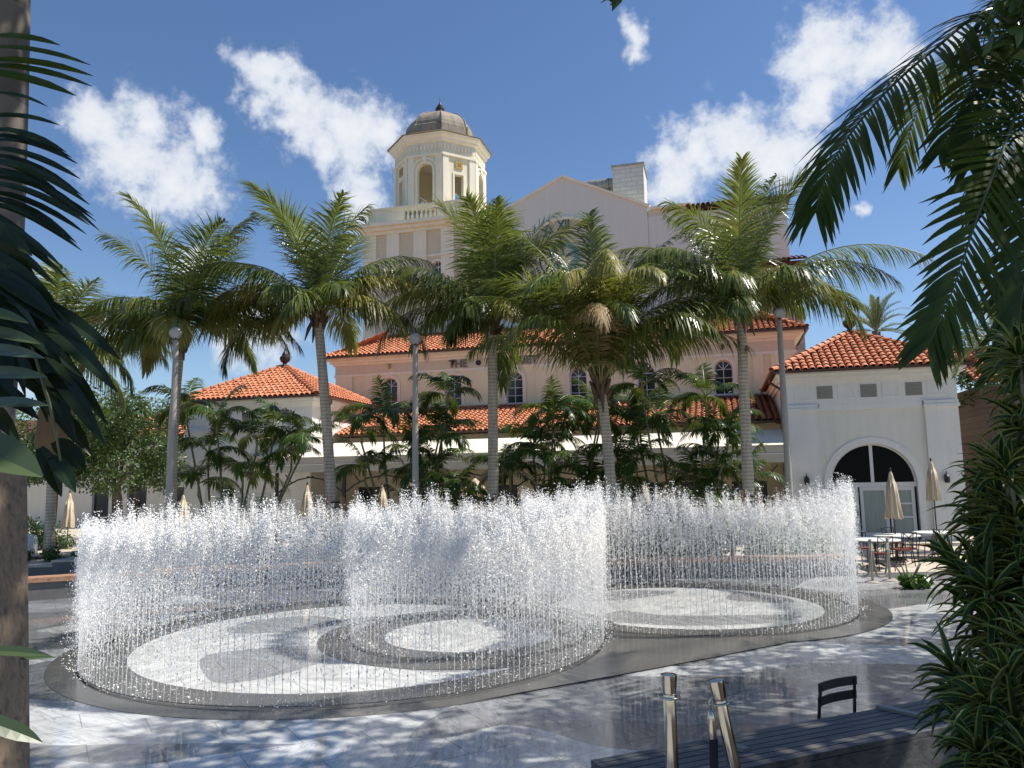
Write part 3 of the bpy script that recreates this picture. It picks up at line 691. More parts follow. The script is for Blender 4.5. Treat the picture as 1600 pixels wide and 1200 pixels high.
m = MB(); up = Vector((0, 4.35, 1.05)); m.add([(-1.0, 44.65, 18.35), (5.0, 44.65, 18.35), (5.0, 49, 19.4), (-1.0, 49, 19.4)], [(0, 1, 2, 3)], 1); tile_slope(m, None, (-1.0, 44.65, 18.35), (5.0, 44.65, 18.35), up, lambda x: 4.5)
m.box(-0.95, 44.95, 18.22, 4.8, 60, 18.34, 1)
T.part('roof', m, ['roof_tile', 'roof_under'])
m = MB(); m.add([(2.5, 44.2, 14.5), (5.45, 44.2, 14.5), (5.45, 46, 15.1), (2.5, 46, 15.1)], [(0, 1, 2, 3)], 1); tile_slope(m, None, (2.5, 44.2, 14.5), (5.45, 44.2, 14.5), Vector((0, 1.8, 0.6)), lambda x: 1.9); m.box(2.6, 44.4, 14.3, 5.35, 46, 14.49, 1)
T.part('roof', m, ['roof_tile', 'roof_under'])
w = MB(); w.box(-5.35, 45.8, 17.5, -3.45, 48.2, 21.75); co = T.part('chimney', w, 'pale_brick')
w = MB(); w.box(-5.42, 45.72, 21.752, -3.38, 48.28, 21.86); T.part('coping', w, 'concrete', parent=co)
m = MB()
for k in range(5): m.tube([(-7.3 + k * 0.42, 46.6, 20.95), (-6.92 + k * 0.42, 46.6, 20.95)], 0.42 + 0.03 * (k % 2), 14); 
m.tube([(-7.3, 46.6, 20.95), (-5.3, 46.6, 20.95)], 0.38, 14); m.tube([(-7.0, 46.6, 20.9), (-7.0, 46.6, 18)], 0.36, 12)
T.part('air_duct', m, 'galvanized', smooth=True)
# clock: plate, ring mouldings, numerals, hands
CZ = 16.05; CR = 2.55
ck = MB()
ck.tube([(UC, 44.92, CZ), (UC, 44.999, CZ)], [CR * 0.93] * 2, 64); cko = T.part('clock', ck, 'clock_face', label='large round wall clock with roman numerals and a teal centre')
def disc_ring(r0, r1, v, t, n=64):
    m = MB(); vs = []
    for k in range(n):
        a = 2 * math.pi * k / n; ca, sa = math.cos(a), math.sin(a)
        vs += [(UC + r0 * ca, v, CZ + r0 * sa), (UC + r1 * ca, v, CZ + r1 * sa), (UC + r0 * ca, v + t, CZ + r0 * sa), (UC + r1 * ca, v + t, CZ + r1 * sa)]
    fs = []
    for k in range(n):
        i, j = 4 * k, 4 * ((k + 1) % n); fs += [(i, i + 1, j + 1, j), (i + 1, i + 3, j + 3, j + 1), (i, j, j + 2, i + 2)]
    m.add(vs, fs); return m
T.part('bezel', disc_ring(CR * 0.93, CR, 44.86, 0.135), 'cream_trim', parent=cko)
T.part('inner_ring', disc_ring(CR * 0.58, CR * 0.62, 44.89, 0.028), 'dark_sign', parent=cko)
T.part('centre_disc', disc_ring(CR * 0.24, CR * 0.36, 44.885, 0.034), 'clock_teal', parent=cko)
for k in range(12):
    sp = MB(); a = R(15 + 30 * k); sp.bar((UC + CR * 0.64 * math.cos(a), 44.9, CZ + CR * 0.64 * math.sin(a)), (UC + CR * 0.92 * math.cos(a), 44.9, CZ + CR * 0.92 * math.sin(a)), 0.05, 0.035, (0, 1, 0))
    T.part('division_mark', sp, 'cream_trim', parent=cko)
def text_mb(txt, size, fn, depth=0.03, bold=0.0):
    cu = bpy.data.curves.new('lettering', 'FONT'); cu.body = txt; cu.size = size; cu.align_x = 'CENTER'; cu.align_y = 'CENTER'; cu.extrude = depth; cu.offset = bold; cu.resolution_u = 3
    o = bpy.data.objects.new('lettering', cu); C.objects.link(o)
    me = bpy.data.meshes.new_from_object(o.evaluated_get(bpy.context.evaluated_depsgraph_get()))
    m = MB(); m.add([fn(v.co.x, v.co.y, -v.co.z) for v in me.vertices], [tuple(p.vertices) for p in me.polygons])
    bpy.data.objects.remove(o); bpy.data.curves.remove(cu); bpy.data.meshes.remove(me); return m
for k, s_ in enumerate(['XII', 'I', 'II', 'III', 'IV', 'V', 'VI', 'VII', 'VIII', 'IX', 'X', 'XI']):
    a = R(90 - 30 * k); r_ = -R(30 * k); cx, cz = UC + CR * 0.78 * math.cos(a), CZ + CR * 0.78 * math.sin(a); ca, sa = math.cos(r_), math.sin(r_)
    T.part('numeral', text_mb(s_, 0.86, lambda x, y, d, cx=cx, cz=cz, ca=ca, sa=sa: (cx + x * 0.75 * ca - y * sa, 44.885 + d, cz + x * 0.75 * sa + y * ca), 0.02, 0.012), 'clock_blue', parent=cko)
for a, l, wd in ((R(100), 1.5, 0.09), (R(20), 1.0, 0.12)):
    m = MB(); m.bar((UC, 44.83, CZ), (UC + l * math.cos(a), 44.83, CZ + l * math.sin(a)), wd, 0.03, (0, 1, 0)); T.part('clock_hand', m, 'clock_blue', parent=cko)
# sign on the frieze, with the round dot between the words
sg = text_mb('THE', 0.60, lambda x, y, d: (-13.65 + x, 40.21 + d, 9.05 + y), 0.035, 0.008)
T.part('sign_lettering', sg, 'bronze_letter', label='dark raised letters reading THE')
sg = text_mb('HARRIET', 0.60, lambda x, y, d: (-10.3 + x * 1.02, 40.21 + d, 9.05 + y), 0.035, 0.008)
T.part('sign_lettering', sg, 'bronze_letter', label='dark raised letters reading HARRIET')
m = MB(); m.tube([(-12.46, 40.17, 9.06), (-12.46, 40.249, 9.06)], 0.15, 16); T.part('sign_dot', m, 'black_steel')

# --- canvas awning along the front of the theatre
A = Bld('terrace_awning', 'long cream canvas awning with pale valance on black arched brackets along the theatre front', 'awning', -8.4, 33)
m = MB(); a0, a1 = -19.7, 2.78
m.add([(a0, 31.3, 3.74), (a1, 31.3, 3.74), (a1, 34.94, 4.56), (a0 - 2.2, 34.94, 4.56), (a0 - 2.2, 32.9, 4.0),
       (a0, 31.3, 3.70), (a1, 31.3, 3.70), (a1, 34.94, 4.52), (a0 - 2.2, 34.94, 4.52), (a0 - 2.2, 32.9, 3.96)], [(0, 1, 2, 3, 4), (9, 8, 7, 6, 5), (0, 5, 6, 1), (1, 6, 7, 2), (0, 4, 9, 5)])
A.part('canopy', m, 'canvas')
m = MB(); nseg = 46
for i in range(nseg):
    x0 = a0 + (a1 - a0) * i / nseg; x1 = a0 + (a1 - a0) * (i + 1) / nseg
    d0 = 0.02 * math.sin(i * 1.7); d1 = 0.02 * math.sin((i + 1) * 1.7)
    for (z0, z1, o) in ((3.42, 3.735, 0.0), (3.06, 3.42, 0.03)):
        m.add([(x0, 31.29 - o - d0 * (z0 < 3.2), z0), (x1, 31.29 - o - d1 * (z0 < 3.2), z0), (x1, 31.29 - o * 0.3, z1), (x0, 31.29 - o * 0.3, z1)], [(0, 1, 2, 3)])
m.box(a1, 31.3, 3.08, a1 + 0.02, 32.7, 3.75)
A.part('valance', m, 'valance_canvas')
m = MB(); m.box(a0, 31.265, 3.385, a1, 31.275, 3.415); A.part('piping', m, 'white_vinyl')
post_u = [-19.4, -16.03, -12.12, -8.33, -4.51, -0.79, 2.72]
for a in post_u:
    m = MB(); m.box(a - 0.06, 31.35, 0, a + 0.06, 31.47, 3.4); A.part('post', m, 'black_steel')
for i, a in enumerate(post_u):
    for sgn in (-1, 1):
        if (i == 0 and sgn < 0) or (i == len(post_u) - 1 and sgn > 0): continue
        m = MB(); e = a + sgn * 1.85
        m.tube([(a + sgn * 0.06, 31.41, 2.15), (a + sgn * 0.5, 31.41, 2.47), (a + sgn * 1.1, 31.41, 2.74), (e, 31.41, 2.86)], 0.035, 6)
        m.tube([(a + sgn * 0.75, 31.41, 2.6), (a + sgn * 0.42, 31.41, 2.98)], 0.025, 6)
        A.part('bracket', m, 'black_steel', smooth=True)

# --- bell tower
BT = Bld('bell_tower', 'cream octagonal bell tower with a weathered grey dome on a square base', 'bell tower', -17.3, 49.3)
tu, tv = -17.95, 49.3; hb = 3.85
w = MB()
wins = [arch(tu + d, 14.6, 0.8, 16.3) for d in (-1.2, 1.2)]
w.plate(rect(tu - hb, 0, tu + hb, 19.0), front(tv - hb), 0.4, holes=wins)
w.plate(rect(tv - hb + 0.41, 0, tv + hb, 19.0), side(tu + hb, -1), 0.4); w.plate(rect(tv - hb + 0.41, 0, tv + hb, 19.0), side(tu - hb, 1), 0.4); w.box(tu - hb + 0.41, tv + hb - 0.4, 0, tu + hb - 0.41, tv + hb - 0.01, 19)
BT.part('base_wall', w, 'sand_stucco')
p = MB()
for a in (-3.98, -2.35, 0.0 - 0.45, 1.45, 3.08):
    p = MB()
    for (z0, z1, t) in ((0, 17.0, 0.10), (17.0, 17.25, 0.16), (17.251, 18.8, 0.101)): p.box(tu + a, tv - hb - t, z0, tu + a + 0.9, tv - hb - 0.001, z1)
    BT.part('pilaster', p, 'cream_trim'); p = MB()
    for (z0, z1, t) in ((0, 17.0, 0.10), (17.0, 17.25, 0.16), (17.251, 18.8, 0.101)): p.box(tu + hb + 0.001, tv + a, z0, tu + hb + t, tv + a + 0.9, z1)
    BT.part('pilaster', p, 'cream_trim')
p = MB(); p.box(tu - hb, tv - hb - 0.06, 17.05, tu + hb, tv - hb - 0.002, 17.2)
BT.part('string_course', p, 'cream_trim')
p = MB()
for (z0, z1, d) in ((18.80, 19.02, 0.18), (19.021, 19.25, 0.38), (19.251, 19.5, 0.62)):
    p.box(tu - hb - d, tv - hb - d, z0, tu + hb + d, tv + hb + d, z1)
BT.part('cornice', p, 'cream_trim')
p = MB(); k = hb - 0.1
p.plate(rect(tu - k, 19.5, tu + k, 20.55), front(tv - k), 0.3, holes=[rect(tu - 1.15, 19.75, tu + 1.15, 20.35)]); p.plate(rect(tv - k + 0.31, 19.5, tv + k, 20.55), side(tu + k, -1), 0.3); p.plate(rect(tv - k + 0.31, 19.5, tv + k, 20.55), side(tu - k, 1), 0.3)
p.box(tu - k - 0.08, tv - k - 0.08, 20.551, tu + k + 0.08, tv - k + 0.36, 20.70); p.box(tu + k - 0.36, tv - k + 0.361, 20.551, tu + k + 0.08, tv + k, 20.70); p.box(tu - k - 0.08, tv - k + 0.361, 20.551, tu - k + 0.36, tv + k, 20.70)
for a in (-2.6, 2.6): p.box(tu + a - 0.55, tv - k - 0.05, 19.7, tu + a + 0.55, tv - k - 0.001, 20.4)
BT.part('parapet', p, 'cream_stucco')
for a in np.linspace(-0.95, 0.95, 7):
    m = MB(); m.lathe([(0.06, 0), (0.11, 0.08), (0.12, 0.2), (0.05, 0.42), (0.09, 0.58)], 8, (tu + a, tv - k + 0.15, 19.76)); BT.part('baluster', m, 'cream_trim', smooth=True)
for d in (-1.2, 1.2):
    s_ = MB(); arch_ring(s_, tu + d, 14.6, 0.8, 16.3, 0.14, front(tv - hb - 0.07), 0.065, 12, bottom=True); BT.part('window_surround', s_, 'cream_trim'); arched_window(BT, tu + d, 14.6, 0.8, 16.3, tv - hb + 0.12)
# octagon
ap = 2.95; sl = ap * math.tan(math.pi / 8)
def oct_fn(i, r=ap):
    a = -math.pi / 2 + i * math.pi / 4; n = (math.cos(a), math.sin(a)); t = (-n[1], n[0])
    return lambda x, z, d: (tu + n[0] * (r - d) + t[0] * x, tv + n[1] * (r - d) + t[1] * x, z)
OZ0, OZ1 = 20.0, 25.35
body = MB(); trim = MB(); mould = MB()
for i in range(8):
    fn = oct_fn(i); main = i % 2 == 0
    if main: holes = [arch(0, 20.7, 1.1, 23.300, 14)]
    else: holes = [rect(-0.33, 20.7, 0.33, 23.100)]
    body.plate(rect(-sl, OZ0, sl, OZ1), fn, 0.32, holes=holes)
    pj = oct_fn(i, ap + 0.08)
    for x0 in (-sl + 0.02, sl - 0.44): trim.plate(rect(x0, OZ0, x0 + 0.42, 24.300), pj, 0.078)
    trim.plate(rect(-sl - 0.03, 24.300, sl + 0.03, 24.470), oct_fn(i, ap + 0.13), 0.128)
    for x0 in np.arange(-sl + 0.1, sl - 0.1, 0.26): trim.plate(rect(x0, 24.750, x0 + 0.15, 25.100), oct_fn(i, ap + 0.05), 0.048)
    if main:
        arch_ring(mould, 0, 20.7, 1.1, 23.300, 0.13, oct_fn(i, ap + 0.07), 0.069, 14, bottom=False)
        arch_ring(mould, 0, 20.7, 1.62, 23.300, 0.12, oct_fn(i, ap + 0.09), 0.089, 14, bottom=False)
        mould.plate(rect(-0.12, 23.850, 0.12, 24.290), oct_fn(i, ap + 0.15), 0.14)
    else:
        mould.plate(rect(-0.45, 20.6, 0.45, 23.220), oct_fn(i, ap + 0.05), 0.049, holes=[rect(-0.33, 20.7, 0.33, 23.100)])
BT.part('belfry_wall', body, 'cream_stucco'); BT.part('pilaster', trim, 'cream_trim'); BT.part('arch_moulding', mould, 'cream_trim')
for i in (1, 3, 5, 7):
    m = MB(); fn = oct_fn(i, ap + 0.06)
    m.plate(rect(-0.27, 23.500, 0.27, 24.050), fn, 0.058, holes=[[(0.17 * math.cos(R(45 * q)) * (1 if q % 2 else 0.6), 23.775 + 0.17 * math.sin(R(45 * q)) * (1 if q % 2 else 0.6)) for q in range(8)]])
    m.plate([(0.0, 23.700), (0.07, 23.775), (0.0, 23.850), (-0.07, 23.775)], fn, 0.05)
    BT.part('ornament', m, 'gold_paint')
p = MB(); rt = 1 / math.cos(math.pi / 8); prof = [(ap, 25.300), (ap + 0.15, 25.360), (ap + 0.18, 25.500), (ap + 0.33, 25.620), (ap + 0.4, 25.800), (ap + 0.1, 25.820)]
p.lathe([(r * rt, z) for r, z in prof], 8, (tu, tv, 0), rot=math.pi / 8); BT.part('cornice', p, 'cream_trim')
p = MB(); prof = [(ap + 0.52, 25.820), (ap + 0.1, 26.020), (ap - 0.3, 26.250)]
p.lathe([(r * rt, z) for r, z in prof], 8, (tu, tv, 0), rot=math.pi / 8); BT.part('eave_roof', p, 'lead_dome')
p = MB(); dz = 26.100; prof = [(2.55, dz), (2.55, dz + 0.85), (2.46, dz + 0.88)] + [(2.40 * math.cos(t) ** 0.95, dz + 0.88 + 1.62 * math.sin(t)) for t in np.linspace(0.05, 1.40, 10)]
p.lathe([(r * rt * 0.93, z) for r, z in prof], 8, (tu, tv, 0), rot=math.pi / 8); dm = BT.part('dome', p, 'lead_dome')
p = MB()
for i in range(8):
    a = math.pi / 8 + i * math.pi / 4; p.tube([(tu + r * rt * 0.93 * math.cos(a), tv + r * rt * 0.93 * math.sin(a), z + 0.01) for r, z in prof], 0.05, 5)
BT.part('rib', p, 'lead_dome', parent=dm)
finial(BT, tu, tv, 28.490, 1.12, dm)
m = MB(); m.lathe([(0.02, 1.0), (0.16, 0.98), (0.24, 0.75), (0.30, 0.35), (0.46, 0.05), (0.5, 0.0)], 16, (tu + 0.5, tv, 22.7)); m.tube([(tu + 0.5, tv, 23.7), (tu + 0.5, tv, 25.2)], 0.05, 6); BT.part('bell', m, 'dark_bronze', smooth=True)
m = MB(); m.box(tu - 3, tv - 3, 20.0, tu + 3, tv + 3, 20.66); BT.part('belfry_floor', m, 'sand_stucco')
m = MB(); m.tube([(tu - 0.95, tv - 2.7, 20.66), (tu - 0.95, tv - 2.7, 21.9), (tu + 0.0, tv - 2.7, 21.25), (tu + 0.0, tv - 2.7, 20.66)], 0.035, 6); BT.part('railing', m, 'white_trim')

# ------------------------------------------------------------------ palms
def leaflet(mb, p, d, nrm, L, w, g, segs=3, mi=1, wind=Vector((0, 0, 0))):
    """one strap leaf: from p along d, bending down by g, nrm = leaf face normal"""
    d = d.normalized(); b = len(mb.v); q = Vector(p); st = L / segs
    prof = [0.55, 1.0, 0.72, 0.06] if segs == 3 else [0.6, 1.0, 0.05] if segs == 2 else [0.5, 0.95, 1.0, 0.65, 0.05]
    for i in range(segs + 1):
        s = d.cross(nrm)
        if s.length < 1e-4: s = d.cross(Vector((0.3, 0.2, 1)))
        s.normalize(); hw = w * 0.5 * prof[i]
        mb.v.append(tuple(q - s * hw)); mb.v.append(tuple(q + s * hw))
        d = (d + Vector((0, 0, -g)) + wind).normalized(); nrm = s.cross(d)
        q = q + d * st
    for i in range(segs):
        mb.f.append((b + 2 * i, b + 2 * i + 1, b + 2 * i + 3, b + 2 * i + 2)); mb.m.append(mi)
def frond_mb(L=3.6, elev=40, droop=70, n=62, ll=0.75, lw=0.036, g=0.28, bare=0.14, rr=0.028, r=rnd, wind=(0, 0, 0), vee=0.35, tipf=0.35):
    """pinnate frond in local axes: leaves the origin along +X rising at elev and arching over by droop"""
    mb = MB(); steps = 14; pts = []; q = Vector((0, 0, 0)); yaw = 0; roll = r.uniform(-0.25, 0.25); ys = r.uniform(-0.25, 0.25)
    for i in range(steps + 1):
        t = i / steps; e = R(elev - droop * t ** 1.35); yaw = ys * t
        pts.append(q.copy()); q = q + Vector((math.cos(e) * math.cos(yaw), math.cos(e) * math.sin(yaw), math.sin(e))) * (L / steps)
    mb.tube(pts, [rr * (1 - 0.85 * i / steps) for i in range(steps + 1)], 5, mi=0)
    W_ = Vector(wind)
    for i in range(n):
        t = bare + (1 - bare) * (i + 0.5) / n; x = t * steps; k = min(int(x), steps - 1); f = x - k
        p = pts[k].lerp(pts[k + 1], f); T_ = (pts[k + 1] - pts[k]).normalized()
        S = T_.cross(Vector((0, 0, 1)))
        S = S.normalized() if S.length > 0.05 else Vector((0, 1, 0)); N = S.cross(T_)
        tt = (t - bare) / (1 - bare)
        env = (0.55 + 0.45 * min(1, tt / 0.22)) * (1 - (1 - tipf) * max(0, (tt - 0.45) / 0.55) ** 1.4)
        a = R(28 + 42 * tt)
        for sg in (-1, 1):
            ro = roll + r.uniform(-0.12, 0.12)
            d = S * sg * math.cos(a) + T_ * math.sin(a) + N * (vee * (1 - 0.5 * tt) + ro * sg)
            d += Vector((r.uniform(-.07, .07), r.uniform(-.07, .07), r.uniform(-.07, .07)))
            leaflet(mb, p, d, N, ll * env * r.uniform(0.85, 1.1), lw * r.uniform(0.8, 1.15), g * r.uniform(0.6, 1.4), 3, 1, W_)
    return mb
def trunk_pts(base, top, bow, n=14):
    base, top = Vector(base), Vector(top)
    return [base.lerp(top, i / n) + Vector(bow) * math.sin(math.pi * i / n) for i in range(n + 1)]
def coco_palm(label, base, crown, bow, r0, fronds, seed, braces=0, dark=False, name='coconut_palm', group='coconut palms behind the fountain'):
    r = random.Random(seed); base = Vector(base); crown = Vector(crown)
    root = thing(name, label, 'palm tree', base, 0, group)
    loc = crown - base
    pts = trunk_pts((0, 0, 0), loc, bow, 60); rad = []
    for i in range(61):
        t = i / 60; rad.append(r0 * (1.25 - 0.25 * min(1, t / 0.2) - 0.22 * t) * (1 + 0.015 * math.sin(i * 0.37) + 0.012 * math.sin(i * 0.9)))
    m = MB(); m.tube(pts, rad, 14); t_o = m.build('trunk', 'palm_bark', root, smooth=True)
    m = MB()                                             # leaf bases and fibre under the crown
    for k in range(16):
        a = k * 2.4; z = -0.55 + 0.05 * k; rr = r0 * 0.8
        p0 = loc + Vector((math.cos(a) * rr * 0.7, math.sin(a) * rr * 0.7, z)); p1 = p0 + Vector((math.cos(a) * 0.22, math.sin(a) * 0.22, 0.42))
        m.tube([p0, p1], [0.09, 0.03], 6)
    m.build('leaf_bases', 'palm_fibre', root, smooth=True)
    for i in range(r.randint(2, 3)):                      # hanging flower stalks
        a = r.uniform(0, 6.28); m = MB(); p = loc + Vector((0, 0, -0.15)); q = [p + Vector((math.cos(a) * 0.35 * t, math.sin(a) * 0.35 * t, -0.7 * t * t)) for t in (0, .4, .7, 1)]
        m.tube(q, [0.02, 0.05, 0.06, 0.015], 6); m.build('flower_stalk', 'palm_fibre', root, smooth=True)
    for (az, el, dr, L, kind) in fronds:
        old = kind in ('old', 'dry')
        if base.y > 15 and 222 < az % 360 < 318 and el < 60 and 'shortest' not in label: L *= 0.55
        mb = frond_mb(L, el, dr, n=100, ll=r.uniform(1.0, 1.35), lw=0.040, g=(0.55 if old else r.uniform(0.4, 0.75) if el < 66 else r.uniform(.2, .45)), r=r, wind=WIND if not old else (0, 0, 0))
        o = mb.build('frond', ['rachis', 'near_leaf' if dark else {'old': 'coco_old_leaf', 'dry': 'coco_dry_leaf'}.get(kind, 'coco_leaf')], root, loc=loc + Vector((0.1 * math.cos(R(az)), 0.1 * math.sin(R(az)), r.uniform(-0.15, 0.1))), rotz=R(az), recalc=False)
        if kind == 'old': o['label'] = 'yellowing older frond'
        if kind == 'dry': o['label'] = 'dry straw coloured frond'
    if braces:
        for k in range(braces):
            a = R(205 + 130 * k) if braces > 1 else R(300)
            m = MB(); foot = Vector((math.cos(a) * 0.78, math.sin(a) * 0.78, 0.0)); head = Vector((math.cos(a) * (r0 + 0.05), math.sin(a) * (r0 + 0.05), 2.15)) + (pts[20] * 0.5)*0
            m.bar(foot, head, 0.10, 0.10, (math.cos(a), math.sin(a), 0.0)); m.build('timber_brace', 'brace_wood', root)
        m = MB(); 
        for z in (1.85, 2.0): m.tube([Vector((math.cos(q) * (r0 * 1.08), math.sin(q) * (r0 * 1.08), z)) for q in np.linspace(0, 2 * math.pi, 15)], 0.018, 4)
        m.build('strap', 'black_strap', root)
    return root
WIND = Vector((-0.03, 0.0, 0.0))
def crown_set(r, n_up, n_mid, n_low, L=3.2, skip=()):
    f = []
    for k in range(n_up): f.append((360 / n_up * k + r.uniform(-25, 25), r.uniform(70, 87), r.uniform(35, 75), L * r.uniform(0.9, 1.08), 'new'))
    for k in range(n_mid): f.append((360 / n_mid * k + r.uniform(-18, 18), r.uniform(38, 62), r.uniform(75, 110), L * r.uniform(0.9, 1.1), 'new'))
    for k in range(n_low): f.append((360 / n_low * k + r.uniform(-18, 18), r.uniform(8, 32), r.uniform(85, 118), L * r.uniform(0.85, 1.02), 'new' if r.random() < .7 else 'old'))
    return f
rr_ = random.Random(3)
coco_palm('coconut palm with dense green crown nearest the left pavilion, partly behind a lamp post', (-9.75, 22.3, 0), (-9.75, 22.3, 7.0), (-.12, 0, 0), 0.165,
          crown_set(rr_, 6, 7, 6, 4.0) + [(185, 30, 88, 4.2, 'old'), (-5, 26, 88, 3.9, 'old'), (205, 14, 66, 3.6, 'new'), (172, 48, 95, 3.9, 'new'), (8, 50, 100, 3.8, 'new'), (240, 20, 90, 3.2, 'new')], 11)
coco_palm('coconut palm on timber braces with a straw coloured frond, beside the left pavilion roof', (-5.05, 22, 0), (-5.65, 22, 7.5), (0.05, 0, 0), 0.165,
          crown_set(rr_, 6, 7, 4, 4.0) + [(182, 48, 105, 3.3, 'dry'), (197, 40, 125, 3.6, 'old'), (-10, 44, 108, 3.9, 'old'), (6, 58, 90, 3.4, 'new'), (225, 8, 95, 3.0, 'old'), (170, 55, 80, 3.8, 'new'), (-28, 22, 100, 3.4, 'old')], 12, 2)
coco_palm('coconut palm with a bright green spear leaf in front of the theatre lettering', (-0.62, 22.5, 0), (-0.55, 22.5, 7.3), (0, 0, 0), 0.17,
          crown_set(rr_, 6, 7, 5, 4.1) + [(20, 76, 40, 4.2, 'new'), (5, 68, 55, 4.2, 'new'), (192, 22, 100, 3.9, 'new'), (-12, 38, 78, 4.4, 'dry'), (-20, 30, 84, 4.4, 'old'), (228, 12, 95, 3.2, 'new'), (85, 86, 16, 3.8, 'new'), (180, 52, 92, 3.5, 'new'), (205, 40, 110, 3.6, 'old')], 13, 1)
coco_palm('shortest coconut palm, with drooping yellow fronds under the clock', (2.75, 21.5, 0), (2.5, 21.5, 5.2), (0.06, 0, 0), 0.17,
          [(265, 82, 130, 5.6, 'old'), (285, 78, 130, 5.4, 'old'), (240, 76, 128, 5.2, 'new'), (250, 82, 138, 5.2, 'old'), (268, 85, 120, 5.4, 'old'), (258, 70, 132, 4.6, 'dry')] + [(a, e, d, L, 'new') for a, e, d, L in ((20, 66, 82, 5.2), (-15, 64, 92, 5.0), (50, 76, 60, 5.4), (120, 80, 45, 5.6), (165, 68, 85, 5.3), (190, 64, 95, 5.2), (100, 86, 22, 5.6), (70, 84, 35, 5.5), (300, 74, 110, 5.0), (220, 72, 108, 5.2), (-35, 58, 98, 4.8), (150, 78, 62, 5.4), (-5, 48, 92, 4.6), (200, 46, 95, 4.4), (330, 66, 110, 4.8), (275, 70, 130, 4.6), (10, 80, 48, 5.3), (175, 82, 50, 5.4), (232, 60, 120, 4.6), (310, 58, 115, 4.6))], 14, 1)
coco_palm('tallest coconut palm, on timber braces, with a long frond reaching over the right pavilion', (6.35, 21, 0), (6.42, 21, 7.25), (-0.02, 0, 0), 0.165,
          crown_set(rr_, 7, 7, 3, 4.3) + [(-6, 46, 90, 5.6, 'new'), (8, 34, 76, 3.8, 'new'), (185, 52, 88, 4.0, 'new'), (200, 28, 92, 3.6, 'new'), (215, 8, 70, 3.0, 'new'), (-40, 44, 130, 3.2, 'old'), (255, 40, 125, 1.9, 'old'), (172, 60, 70, 4.0, 'new')], 15, 2)
coco_palm('half hidden coconut palm at the far left, behind the dark foreground leaves', (-14.6, 24.5, 0), (-14.9, 24.5, 6.6), (0.1, 0, 0), 0.16, crown_set(rr_, 5, 8, 6, 3.8), 16)

# clustering palms: a thing each, every cane a part with its own crown as sub-part
clump_fronds = []
for k in range(6):
    rk = random.Random(40 + k)
    clump_fronds.append([frond_mb(rk.uniform(1.35, 1.75), e, d, n=32, ll=0.5, lw=0.042, g=0.36, bare=0.2, rr=0.018, r=rk, vee=0.2, tipf=0.6) for e, d in ((78, 60), (60, 95), (45, 110), (30, 105), (52, 100), (15, 85))])
def clump_palm(label, base, canes, seed, name='clustering_palm'):
    r = random.Random(seed); root = thing(name, label, 'palm clump', base, 0, 'clustering palms in front of the theatre')
    for (dx, dy, h) in canes:
        top = Vector((dx * 1.5 + r.uniform(-.1, .1), dy * 1.2, h)); m = MB()
        m.tube(trunk_pts((dx * 0.55, dy * 0.6, 0), top, (r.uniform(-.12, .12), 0, 0), 8), [0.05 - 0.02 * i / 8 for i in range(9)], 7)
        c = m.build('cane', 'cane_bark', root, smooth=True)
        cm = MB()
        sh = 0.5; cm.tube([top, top + Vector((0, 0, sh))], [0.045, 0.022], 7, mi=0)
        src = clump_fronds[r.randrange(6)]; a0 = r.uniform(0, 6.28)
        for k, fm in enumerate(src + src[1:4]):
            a = a0 + k * 2.4; s = r.uniform(0.8, 1.12); ca, sa = math.cos(a) * s, math.sin(a) * s; o = top + Vector((0, 0, sh * 0.8))
            cm.add([(o.x + x * ca - y * sa, o.y + x * sa + y * ca, o.z + z * s) for x, y, z in fm.v], fm.f); cm.m[-len(fm.f):] = fm.m
        cm.build('crown', ['rachis', 'clump_leaf'], c, recalc=False)
    return root
def canes(r, n, sx, sy, h0, h1): return [(r.uniform(-sx, sx), r.uniform(-sy, sy), h0 + (h1 - h0) * ((k + 0.5) / n) + r.uniform(-.25, .25)) for k in range(n)]
rc = random.Random(9)
clump_palm('thin caned palm clump in front of the left pavilion wall', (-9.3, 25.2, 0), [(-.9, 0, 4.6), (-.5, .2, 3.2), (-.2, -.3, 4.2), (.5, .2, 3.6), (1.0, 0, 4.0), (1.3, .3, 3.0), (.2, .3, 2.4), (-.8, .3, 2.2), (1.7, -.2, 3.5)], 21)
clump_palm('bushy palm clump behind the middle lamp post', (-3.3, 25, 0), canes(rc, 12, 1.3, 0.6, 1.0, 4.8), 22)
clump_palm('dark palm clump just right of the lettering palm trunk', (1.0, 25, 0), canes(rc, 12, 1.2, 0.6, 1.1, 4.8), 23)
clump_palm('dense leafy palm clump between the shortest coconut palm and the tallest one', (5.2, 24.4, 0), canes(rc, 16, 1.5, 0.7, 1.0, 4.8), 24)

# date palm far behind the right pavilion and palms by the brown building
def feather_palm(label, base, h, n, L, mat, seed, r0=0.25, name='date_palm', group=None):
    r = random.Random(seed); root = thing(name, label, 'palm tree', base, 0, group); m = MB()
    m.tube(trunk_pts((0, 0, 0), (0, 0, h), (0.1, 0, 0), 12), [r0 * (1.15 - 0.2 * i / 12) for i in range(13)], 12); m.build('trunk', 'tree_bark', root, smooth=True)
    for k in range(n):
        mb = frond_mb(L * r.uniform(0.85, 1.1), r.uniform(-5, 80), r.uniform(45, 80), n=44, ll=0.45, lw=0.045, g=0.05, bare=0.1, rr=0.03, r=r, vee=0.5)
        mb.build('frond', ['rachis', mat], root, loc=(0, 0, h), rotz=k * 2.4 + r.uniform(-.2, .2), recalc=False)
    return root
feather_palm('feathery grey green palm rising behind the right pavilion roof', (22.2, 46, 0), 11.2, 20, 2.6, 'date_leaf', 31)
feather_palm('tall palm with pale hanging fronds right of the pavilion, in front of the brown building', (19.0, 28.5, 0), 8.2, 16, 2.6, 'date_leaf', 32, 0.22)
